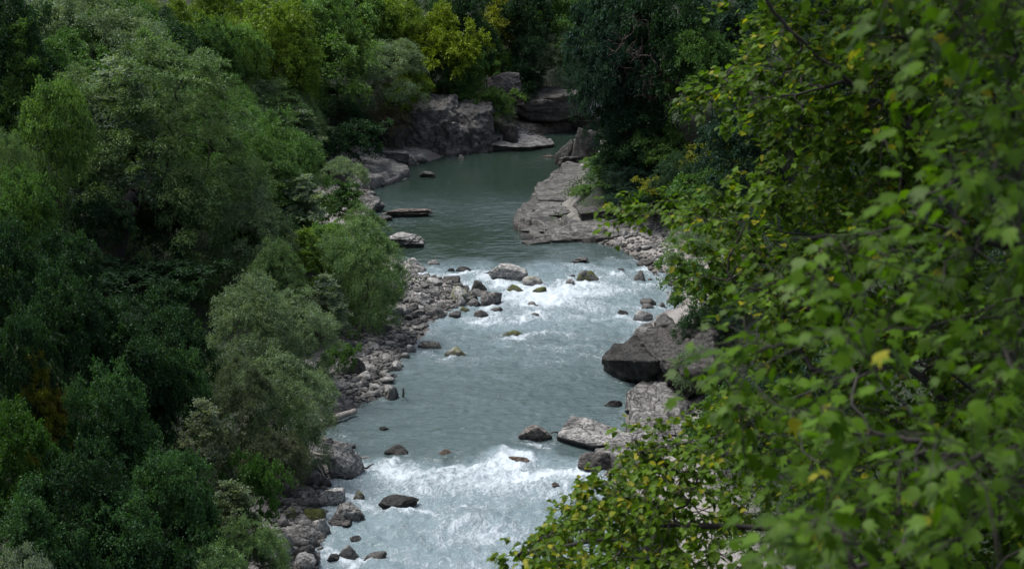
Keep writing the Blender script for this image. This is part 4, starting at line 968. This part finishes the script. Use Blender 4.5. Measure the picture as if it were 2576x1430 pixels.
 (200,1390,150,5,'shrub',1,cD,'dark shrub at the bottom left between silver and green'),
 (615,1130,120,5,'shrub',1,(.04,.1,.025),'bright green shrub above the near left boulders'),
 (690,1085,130,4.2,'shrub',0,(.06,.08,.05),'dusky willow shrub above the largest near boulder'),
]
placed = []
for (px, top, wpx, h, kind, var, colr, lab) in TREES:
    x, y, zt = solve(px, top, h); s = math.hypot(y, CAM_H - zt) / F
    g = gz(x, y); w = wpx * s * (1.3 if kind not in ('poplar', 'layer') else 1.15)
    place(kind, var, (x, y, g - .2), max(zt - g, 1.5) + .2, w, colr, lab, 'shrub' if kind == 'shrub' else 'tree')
    placed.append((x, y, w / 2))
# bare reddish tree on the right slope
x, y, zt = solve(1640, -20, 15); g = gz(x, y)
place('dead', 0, (x, y - 5, g - .2), zt - g + .2, 8, cD, 'bare reddish brown tree on the dark right slope', rot=.4)
x, y, zt = solve(1600, 120, 10); g = gz(x, y)
place('dead', 0, (x, y - 6, g - .2), zt - g + .2, 7, cD, 'lower bare reddish tree with spreading twigs below the taller one', rot=2.6)

# the biggest willow of the left bank, with its forked dark trunks in sight
def big_willow():
    x0, Y0 = at(300, 790, 3.0)[0], at(300, 790, 3.0)[1]; g = gz(x0, Y0); s = math.hypot(Y0, 18) / F
    def q(px, py, dy=0): p = at_y(px, py, Y0 + dy); return (p[0] - x0, dy, p[2] - g)
    def lobe(px, py, rx, ry, dy=0, rd=None): c = q(px, py, dy + 2.2); return (*c, rx * s, (rd or rx * .9) * s, ry * s)
    lobes = [lobe(240, 300, 170, 130), lobe(420, 230, 160, 130), lobe(130, 400, 120, 130), lobe(330, 430, 150, 130, -1.5), lobe(510, 350, 130, 130), lobe(560, 520, 120, 150), lobe(430, 560, 140, 150, -2), lobe(180, 560, 150, 140, 1), lobe(600, 640, 90, 130), lobe(470, 700, 120, 110, -1)]
    r = [q(300, 800), q(305, 690), q(290, 600)]
    trunk = [[q(300, 830, -1.2), q(308, 740, -1.2), q(300, 640, -2.9), q(320, 540, -3.1)],
             [q(308, 740, -1.2), q(270, 640, -3.1), q(215, 520, -3.6), q(160, 410, -3.6), q(100, 380, -2.6)], [q(215, 520, -3.6), q(225, 420, -3.6), q(200, 300, -2.6)],
             [q(300, 640, -2.6), q(330, 560, -3.6), q(375, 460, -3.8), q(385, 350, -3.6), q(395, 260, -2.6)], [q(385, 350, -3.6), q(450, 330, -2.6), q(500, 300, -2.6)],
             [q(308, 740, -1.2), q(360, 660, -3.6), q(440, 590, -4.1), q(520, 540, -2.6)], [q(308, 740, -1.2), q(250, 690, -2.6), q(150, 620, -2.6)]]
    cm, tm, _, _ = tree_proto('great_willow', 61, 19, lobes, 430, 1.15, 22, 15, .23, .065, M_WILLOW, trunk, droop=.5, inner=.32, rt=.008, expo=.74, rmax=.5)
    e = bpy.data.objects.new('willow_tree', None); COL.objects.link(e); e.location = (x0, Y0, g)
    c = link('crown', cm, e); c.color = (.085, .15, .062, 1); link('trunk', tm, e)
    tag(e, 'biggest willow of the left bank with forked dark trunks and wide crown', 'tree')
    placed.append((x0, Y0, 2))
big_willow()

# filler woodland up the slopes: every tree its own object; those wholly hidden behind others are left out
def project(P):
    q = P - np.array([0, 0, CAM_H]); k = q[:, 1] * CP - q[:, 2] * SP
    return 1288 + F * q[:, 0] / k, 715 - F * (q[:, 1] * SP + q[:, 2] * CP) / k, k
def all_fill():
    gx, gy = np.meshgrid(np.arange(-110, 130, 6.2), np.arange(36, 345, 6.2)); pts = np.stack([gx.ravel(), gy.ravel()], 1) + rng.uniform(-2.4, 2.4, (gx.size, 2))
    sdv, side = river_sd(pts[:, 0], pts[:, 1]); gzv = ground_z(pts[:, 0], pts[:, 1]); cand = []
    for (x, y), sd_, sdd, g in zip(pts, sdv, side, gzv):
        if sd_ < 7 or abs(x) > y * .36 + 8: continue
        if g > CAM_H - y * .03 + 1 and y < 250: continue
        if any((x - a) ** 2 + (y - b) ** 2 < (c * .5 + 1.0) ** 2 for a, b, c in placed): continue
        near = y < 125; right = sdd < 0; low_ = sdd > 0 and y < 215 and sd_ < 11.5
        if x > 0 and y < 60: continue
        h = rng.uniform(4.0, 6.5) if near else rng.uniform(8, 12)
        if y > 225: h = rng.uniform(9, 14)
        kind, var = [('broad', 0), ('broad', 1), ('broad', 2), ('willow', 0), ('bush', 0)][rng.integers(5)]
        if right: kind = 'layer' if rng.random() < .5 and y > 130 else 'broad'
        ci = int(rng.integers(5))
        if not right and y < 175: ci = 6 if rng.random() < .4 else 0; kind = 'bush' if rng.random() < .5 else kind
        if near: kind, ci = ('shrub', 1)[0:1][0] if rng.random() < .5 else 'broad', 6
        if low_: h = rng.uniform(1.6, 3.0); kind = 'shrub'; ci = 0 if ci == 5 else ci
        names = [(cG, 'mid green'), (cY, 'olive yellow'), (cGl, 'light green'), (cY, 'yellowish'), (cG, 'deep green'), (cB, 'blackish green'), (cD, 'dark green')]
        if right: ci = 5
        w = h * rng.uniform(.7, .95) * (1.4 if low_ else 1)
        cand.append([x, y, g, h, w, kind, var, names[ci], near, right, rng.uniform(0, 6.28)])
    # which of them show: splat sample leaves of every tree into a small depth buffer
    BW, BH = 644, 358; zb = np.full(BW * BH, 1e9); ow = np.full(BW * BH, -1)
    samp = {}
    def sample(kind, var):
        key = (kind, var % len(PR[kind]))
        if key not in samp:
            me = PR[kind][key[1]][0]; co = np.empty(len(me.vertices) * 3, np.float32); me.vertices.foreach_get('co', co); samp[key] = co.reshape(-1, 3)[::14]
        return samp[key]
    def splat(P, i):
        u, v, k = project(P); m = (u > 0) & (u < 2576) & (v > 0) & (v < 1430); ui = (u[m] / 4).astype(int); vi = (v[m] / 4).astype(int); idx = np.minimum(vi, BH - 1) * BW + np.minimum(ui, BW - 1); kk = k[m]
        o = np.argsort(-kk); idx, kk = idx[o], kk[o]; q = kk < zb[idx]; zb[idx[q]] = kk[q]; ow[idx[q]] = i
    for e in list(COL.objects):
        if e.get('category') in ('tree', 'shrub') and e.type == 'EMPTY':
            c = next((c for c in e.children if c.name.startswith('crown')), None)
            if c is None: continue
            co = np.empty(len(c.data.vertices) * 3, np.float32); c.data.vertices.foreach_get('co', co); co = co.reshape(-1, 3)[::14] * np.array(e.scale); t = e.rotation_euler.z
            splat(np.stack([co[:, 0] * math.cos(t) - co[:, 1] * math.sin(t), co[:, 0] * math.sin(t) + co[:, 1] * math.cos(t), co[:, 2]], 1) + np.array(e.location), -2)
    for i, (x, y, g, h, w, kind, var, nm, near, right, t) in enumerate(cand):
        _, _, ph, pw = PR[kind][var % len(PR[kind])]; co = sample(kind, var) * [w / pw, w / pw, h / ph]
        splat(np.stack([co[:, 0] * math.cos(t) - co[:, 1] * math.sin(t), co[:, 0] * math.sin(t) + co[:, 1] * math.cos(t), co[:, 2]], 1) + [x, y, g], i)
    cnt = np.bincount(ow[ow >= 0], minlength=len(cand)); vpx = {}
    yy, xx = np.divmod(np.arange(BW * BH), BW)
    refs = [(px, top + wpx * .45, lab) for (px, top, wpx, h, kd, var, cl, lab) in TREES]
    n = 0
    for i, (x, y, g, h, w, kind, var, (colr, cn), near, right, t) in enumerate(cand):
        if cnt[i] < 22: continue
        m = ow == i; u, v = xx[m].mean() * 4, yy[m].mean() * 4
        rx, ry, rl = min(refs, key=lambda q: (q[0] - u) ** 2 + (q[1] - v) ** 2)
        dx, dy = u - rx, v - ry; rel = ('right of' if dx > 0 else 'left of') if abs(dx) > abs(dy) else ('just below' if dy > 0 else 'just above')
        short = ' '.join(rl.split()[:8]); 
        for bad in (' by the', ' of the', ' at the', ' in the', ' the', ' in', ' of', ' by', ' with', ' and', ' to', ' above', ' over', ' above the'):
            if short.endswith(bad): short = short[:-len(bad)]
        kn = {'shrub': 'bush', 'bush': 'rounded tree', 'willow': 'spreading tree', 'layer': 'drooping tree'}.get(kind, 'tree')
        place(kind, var, (x, y, g - .2), h, w, colr, f'{"low " if near else ""}{cn} {kn} {rel} the {short}', 'shrub' if kind == 'shrub' else 'tree',
              'trees of the right slope' if right else ('trees of the near left thicket' if near else 'trees of the distant hillside'), rot=t); n += 1
    print('fillers', n, 'of', len(cand))
all_fill()

# undergrowth leaves over the ground away from the gravel
def undergrowth():
    r = np.random.default_rng(5); n = 260000
    y = 40 + 210 * r.random(n) ** 1.3; x = r.uniform(-.34, .34, n) * y * 1.05
    d, sdd = river_sd(x, y); k = (d > 4.5 + 3 * fbm(p3(x * .3, y * .3), 2, 77)) & (d < 40); x, y = x[k], y[k]
    cl = fbm(p3(x * .8, y * .8), 3, 78); z = ground_z(x, y) + r.uniform(.05, 1.0, len(x)) * np.clip(.8 + cl, .2, 1.5)
    A = unit(r.normal(size=(len(x), 3)) + [0, 0, .4]); V, Q = leaf_quads(r, p3(x, y, z), A, .24, .14, 1.0)
    me = mesh_from('undergrowth', V, Q, 4, M_LEAF, {'tint': np.repeat(r.random(len(x)), 4)})
    o = link('undergrowth', me); o.color = (.028, .065, .018, 1); tag(o, 'low dark green undergrowth on the wooded slopes', kind='stuff')
undergrowth()

# ---------------------------------------------------------------- driftwood
def log(pts, r0, r1, label, name='driftwood_log', mat=None):
    segs = []; n = len(pts)
    P = []
    for a, b in zip(pts[:-1], pts[1:]):
        for k in range(4): P.append(np.array(a) + (np.array(b) - np.array(a)) * k / 4)
    P.append(np.array(pts[-1])); P = np.array(P) + rng.normal(size=(len(P), 3)) * .015
    R = np.linspace(r0, r1, len(P)) * (1 + rng.uniform(-.08, .08, len(P)))
    S_ = 10; V = []; 
    d = unit(P[-1] - P[0]); a = unit(np.cross(d, [0, 0, 1.])); b = np.cross(a, d)
    for p, q in zip(P, R):
        for k in range(S_):
            t = 2 * math.pi * k / S_; V.append(p + (a * math.cos(t) + b * math.sin(t)) * q * (1 + .06 * math.sin(3 * t + p[0])))
    Fq = [[i * S_ + k, i * S_ + (k + 1) % S_, (i + 1) * S_ + (k + 1) % S_, (i + 1) * S_ + k] for i in range(len(P) - 1) for k in range(S_)]
    me = bpy.data.meshes.new(name); me.from_pydata([tuple(v) for v in V], [], Fq + [list(range(S_))[::-1], [(len(P) - 1) * S_ + k for k in range(S_)]]); me.materials.append(mat or M_DRIFT)
    for p in me.polygons: p.use_smooth = len(p.vertices) == 4
    return tag(link(name, me), label, 'log')
def wp(px, py, z): return tuple(at(px, py, z))
log([wp(800, 1062, .35), wp(840, 1050, .33), wp(893, 1034, .3)], .19, .17, 'pale driftwood trunk lying at the water below the rubble bank')
log([wp(1013, 998, -.1), wp(1015, 990, .3), wp(1015, 975, 1.0)], .07, .06, 'short dark stake standing upright in the water by the rubble bank', 'wooden_stake', M_BARKG)
log([wp(788, 1140, .9), wp(806, 1144, .8), wp(828, 1146, .7)], .11, .09, 'pale broken log lying behind the largest near boulder')
log([wp(900, 1180, .1), wp(922, 1176, .25), wp(940, 1166, .5)], .08, .03, 'black snag poking out of the rapids beside the largest near boulder', 'driftwood_snag', M_BARK)
log([wp(905, 1150, .3), wp(920, 1149, .3), wp(932, 1150, .25)], .05, .04, 'thin pale stick pointing out behind the largest near boulder', 'driftwood_stick')
log([wp(1386, 1088, .25), wp(1398, 1086, .35), wp(1408, 1092, .1)], .05, .04, 'dark curved stick caught between the brown boulder and the flat slab', 'driftwood_stick', M_BARK)
log([wp(778, 1150, .9), wp(800, 1170, .8), wp(815, 1196, .4)], .07, .06, 'slanting pale branch lying across the leaning slabs')

# ---------------------------------------------------------------- foreground trees on the right
def linden_leaf():
    pts = [(0, -.48), (.36, -.46), (.48, -.02), (.22, .4), (0, .62), (-.22, .4), (-.48, -.02), (-.36, -.46)]
    V = np.array([(x, y, .14 * abs(x) * 2 - .12 * y * y) for x, y in pts]); c = np.array([[0, -.35, 0]]); V = np.vstack([V, c]); n = len(pts)
    return V, np.array([[i, (i + 1) % n, n] for i in range(n)])
def maple_leaf():
    tips = [(-150, .35), (-88, .62), (-42, .92), (0, 1.15), (42, .92), (88, .62), (150, .35)]
    pts = []
    for i, (a, r) in enumerate(tips):
        aa = math.radians(a); pts.append((math.sin(aa) * r * .55, math.cos(aa) * r * .55))
        if i < 6:
            b = math.radians((a + tips[i + 1][0]) / 2); q = .34 if 0 < i < 5 else .3; pts.append((math.sin(b) * q * .8, math.cos(b) * q * .8))
    V = np.array([(x * .74, y, -.25 * (x * x + y * y) + .1 * abs(x)) for x, y in pts] + [(0, -.05, 0.02)]); n = len(pts)
    return V, np.array([[i, (i + 1) % n, n] for i in range(n)])
def instance_leaves(r, shape, P, A, size, upb=.9):
    Vl, Fl = shape; n = len(P); A = unit(A + np.array([-.35, -.1, -.3])); nr = unit(r.normal(size=(n, 3)) * .7 + np.array([0, -.15, upb])); b = unit(np.cross(A, nr)); nn = np.cross(b, A)
    s = (size * r.uniform(.65, 1.25, n))[:, None, None]
    V = P[:, None] + s * (Vl[None, :, 0:1] * b[:, None] + Vl[None, :, 1:2] * A[:, None] + Vl[None, :, 2:3] * nn[:, None])
    Fc = Fl[None] + (np.arange(n) * len(Vl))[:, None, None]
    return V, Fc, (b, A, nn, s[:, 0, 0])

FG_UP = 2.2
def foreground_tree(name, label, seed, shape, mat, base, mains, anchors, spray, nleaf, lsize, colr, rt, yel, yellow_p, rmax=.16, droop=.25, bark=None):
    """mains: branch polylines; anchors: spray centres; leaves sit along short twigs at each anchor"""
    r = np.random.default_rng(seed); sk = Skeleton(r); sk.path(mains[0], -1, 5)
    keep_ = (np.arange(len(anchors)) >= len(anchors) - 26) if lsize < .1 else np.zeros(len(anchors), bool)
    anchors = anchors[keep_ | (fbm(anchors * (1.1 if lsize < .1 else 1.7), 2, seed + 1) > (-.05 if lsize < .1 else .07))]
    for m in mains[1:]:
        j = int(np.argmin(np.linalg.norm(np.array(sk.P) - np.array(m[0]), axis=1))); sk.path([sk.P[j]] + list(m[1:]), j, 4)
    A0 = np.array(sk.P); dd = np.array([np.min(np.linalg.norm(A0 - a, axis=1)) for a in anchors]); C = anchors[np.argsort(dd)]
    tips = [sk.reach(c, 5, .3, .05) for c in C]
    ends = []
    # twigs
    k = 5; parent_dir = []
    for c, j in zip(C, tips):
        g = sk.par[j]; pd = unit(sk.P[j] - sk.P[g]) if g >= 0 else np.array([0, 0, 1.]); parent_dir.append(pd)
    n = len(C); pd = np.array(parent_dir)
    d = unit(pd[:, None] * .9 + r.normal(size=(n, k, 3)) * [1, 1, .55]); Ln = spray * r.uniform(.5, 1.2, (n, k))
    sg, rad = sk.segs(rt, .48, rmax)
    T0 = np.repeat(C[:, None], k, 1).reshape(-1, 3); T1 = (C[:, None] + d * Ln[..., None] - np.array([0, 0, 1.]) * (droop * Ln)[..., None]).reshape(-1, 3)
    mid = (T0 + T1) / 2 + np.array([0, 0, .12]) * spray
    tw = np.concatenate([np.hstack([T0, mid, np.full((len(T0), 1), rt * .9), np.full((len(T0), 1), rt * .6)]), np.hstack([mid, T1, np.full((len(T0), 1), rt * .6), np.full((len(T0), 1), rt * .3)])])
    V, Q = tubes(np.vstack([sg, tw]), 5)
    e = bpy.data.objects.new(name, None); COL.objects.link(e); e.location = base; B = np.array(base)
    tm = mesh_from('branches', V - B, Q, 4, bark or M_BARK, smooth=True); link('trunk', tm, e)
    u = r.uniform(.1, 1.05, (len(T0), nleaf))[..., None]
    P = (1 - u) ** 2 * T0[:, None] + 2 * u * (1 - u) * (mid + [0, 0, .03])[:, None] + u * u * T1[:, None]
    tan = unit(T1 - T0)[:, None]
    side = unit(np.cross(tan, [0, 0, 1.])) * np.where(r.random((len(T0), nleaf, 1)) < .5, 1, -1)
    A = unit(tan * .7 + side + r.normal(size=P.shape) * .45 + [0, 0, -.25]); P = P + A * lsize * .6 + r.normal(size=P.shape) * lsize * .25
    cl = np.repeat(r.random(n), k * nleaf)
    P = P.reshape(-1, 3); A = A.reshape(-1, 3)
    tint = np.clip(.4 * cl + .6 * r.random(len(P)), 0, 1)
    y_ = (r.random(len(P)) < yellow_p(P)).astype(float) * r.uniform(.4, 1, len(P))
    V, Fc, (b, Ax, nn, sz) = instance_leaves(r, shape, P, A, lsize, 1.9)
    # the leaves that show largest inside the picture become parts of their own
    q = P - [0, 0, CAM_H]; dpt = q[:, 1] * CP - q[:, 2] * SP; uu = 1288 + F * q[:, 0] / dpt; vv = 715 - F * (q[:, 1] * SP + q[:, 2] * CP) / dpt
    vis = (uu > 0) & (uu < 2576) & (vv > 0) & (vv < 1430) & (dpt > 1)
    score = np.where(vis, sz / dpt, 0); own = np.argsort(-score)[:300]
    m = np.ones(len(P), bool); m[own] = False
    nv = len(shape[0]); idx = np.where(m)[0]
    me = mesh_from('leaves', V[idx].reshape(-1, 3) - B, (shape[1][None] + (np.arange(len(idx)) * nv)[:, None, None]).reshape(-1, 3), 3, mat, {'tint': np.repeat(tint[idx], nv), 'yel': np.repeat(y_[idx], nv)}, smooth=True)
    o = link('foliage', me, e); o.color = (*colr, 1); o['kind'] = 'stuff'
    variants = []
    for t_ in (.15, .4, .65, .9):
        for yv in (0, .8):
            variants.append((t_, yv, mesh_from('leaf', shape[0], shape[1], 3, mat, {'tint': np.full(nv, t_), 'yel': np.full(nv, yv)}, smooth=True)))
    for i in own:
        kk = min(3, int(tint[i] * 4)) * 2 + (1 if y_[i] > .4 else 0)
        o = link('leaf', variants[kk][2], e); o.color = (*colr, 1)
        Mx = Matrix(((b[i][0], Ax[i][0], nn[i][0], P[i][0] - B[0]), (b[i][1], Ax[i][1], nn[i][1], P[i][1] - B[1]), (b[i][2], Ax[i][2], nn[i][2], P[i][2] - B[2]), (0, 0, 0, 1)))
        o.matrix_local = Mx @ Matrix.Scale(sz[i], 4)
    return tag(e, label, 'tree')

def anchors_in(poly, n, d0, d1, seed, depth_fn=None):
    r = np.random.default_rng(seed); poly = np.array(poly, float); lo, hi = poly.min(0), poly.max(0); out = []
    while len(out) < n:
        p = r.uniform(lo, hi, (500, 2)); p = p[in_poly(p, poly)]
        for a in p:
            Y = r.uniform(d0, d1) if depth_fn is None else depth_fn(a, r); out.append(at_y(a[0], a[1], Y))
    return np.array(out[:n])
def b_(px, py, Y): return tuple(at_y(px, py, Y))
LIN = [(1780,-250),(1800,-20),(1870,60),(1800,140),(1700,232),(1790,290),(1880,300),(1880,380),(1760,440),(1700,520),(1500,528),(1520,545),(1720,560),(1760,610),(1680,660),(1690,730),(1790,760),(1860,800),(1800,900),
       (1790,1000),(1640,1080),(1500,1120),(1560,1160),(1450,1190),(1400,1260),(1330,1330),(1270,1370),(1220,1410),(1200,1560),(2000,1700),(3000,1700),(3300,300),(3000,-300)]
tx, ty = 6.6, 17.0; tb = (tx, ty, gz(tx, ty) - .3)
anc = np.vstack([anchors_in([(px + (65 if px < 1950 else 0), py) if px < 2900 else (2680, py) for px, py in LIN], 2700, 15.0, 19.5, 71), anchors_in([(2680,-100),(3100,-100),(3100,1500),(2680,1500)], 160, 15, 19, 73), anchors_in([(1900,-900),(1950,-100),(3200,-100),(3200,-900)], 260, 14.5, 20, 72)])  # last batch: unseen sprays above the frame, added to shade those below
edge = np.array([b_(p[0] + 45, p[1], 17) for p in [(1700,238),(1725,225),(1750,250),(1500,530),(1540,520),(1590,515),(1640,505),(1690,520),(1530,545),(1230,1408),(1260,1395),(1300,1375),(1300,1420),(1350,1330),(1390,1280),(1420,1240),(1470,1200),(1520,1140),(1560,1090),(1690,1120),(1450,1230),(1800,20),(1860,50),(1680,665),(1700,640),(1730,700)]])
anc = np.vstack([anc, edge])
mains = [[tb, (6.3, 17, 20.5), (5.9, 15.9, 24), (5.3, 15.8, 27.5), (5.0, 17.1, 31), (5.2, 17, 34)],
         [(5.9, 15.9, 24), b_(2350, 900, 15.3), b_(2050, 980, 15.3), b_(1800, 1100, 15.3), b_(1560, 1150, 15.3)],
         [(5.9, 15.9, 24), b_(2300, 1250, 15.3), b_(1950, 1330, 16.8), b_(1600, 1330, 16.8), b_(1350, 1390, 16.8)],
         [(5.3, 15.8, 27.5), b_(2480, 540, 15.6), b_(2300, 330, 15.4), b_(2130, 200, 15.3), b_(1990, 80, 15.3), b_(1900, -30, 15.3)],
         [b_(2300, 330, 15.4), b_(2120, 205, 15.3), b_(1960, 240, 15.3), b_(1830, 280, 15.3), b_(1740, 262, 15.3)],
         [(5.3, 15.8, 27.5), b_(2400, 700, 15.3), b_(2150, 620, 15.3), b_(1900, 560, 15.3), b_(1700, 540, 15.3), b_(1530, 532, 15.3)],
         [(5.9, 15.9, 24), b_(2200, 860, 16.5), b_(1950, 740, 16.5), b_(1760, 690, 16.5)]]
def yp(P):
    q = P[:, 0]; base = .05 + .16 * smooth(3.2, -.5, q) * smooth(25.8, 24.2, P[:, 2]) + .05 * (fbm(P * 1.5, 2, 88) > .15); return base
foreground_tree('linden_tree', 'yellowing round leaved tree reaching in from the right over the river', 81, linden_leaf(), M_LINDEN, tb, mains, anc, .32, 7, .072, (.052, .110, .009), .0038, True, yp, rmax=.13, bark=M_BARK)
MAP = [(2050,-200),(2200,120),(2150,300),(2300,480),(2380,560),(2200,600),(1960,560),(1830,640),(2000,760),(1800,880),(1760,960),(1850,1050),(1740,1180),(1780,1290),(1900,1430),(2100,1600),(2900,1600),(3100,300),(2900,-200)]
mx, my = 4.4, 8.0; mb = (mx, my, gz(mx, my) - .3)
anc2 = np.vstack([anchors_in(MAP, 560, 6.2, 9.5, 91), anchors_in([(2250,-100),(2600,-100),(2600,500),(2420,520),(2330,250)], 40, 4.8, 6.2, 92), anchors_in([(2150,900),(2600,800),(2600,1500),(2000,1500)], 45, 5.0, 6.5, 93), anchors_in([(1900,-1500),(1950,-150),(2900,-150),(2900,-1500)], 220, 5.2, 9, 94)])  # topmost batch lies out of sight, added to keep light off the maple
mains2 = [[mb, (4.2, 8.0, 22), (3.8, 7.9, 25.5), (3.4, 7.8, 28.5), (3.2, 7.7, 31)],
          [(3.8, 7.9, 25.5), b_(2540, 1200, 7.7), b_(2400, 1120, 7.6), b_(2150, 1090, 7.6), b_(1930, 1010, 7.6)],
          [(3.4, 7.8, 28.5), b_(2530, 620, 7.6), b_(2330, 560, 7.6), b_(2150, 590, 7.6), b_(1990, 600, 7.6)],
          [(3.4, 7.8, 28.5), b_(2520, 760, 7.6), b_(2300, 830, 7.6), b_(2080, 830, 7.6), b_(1900, 930, 7.6)]]
foreground_tree('maple_tree', 'blurred maple with large pointed leaves nearest the camera at the right', 95, maple_leaf(), M_LINDEN, mb, mains2, anc2, .34, 5, .115, (.042, .098, .006), .0034, False, lambda P: np.full(len(P), .015), rmax=.07, bark=M_BARK)

print('unique triangles', sum(sum(len(p.vertices) - 2 for p in m.polygons) if len(m.polygons) < 3000 else len(m.polygons) * (len(m.polygons[0].vertices) - 2) for m in bpy.data.meshes if m.users))
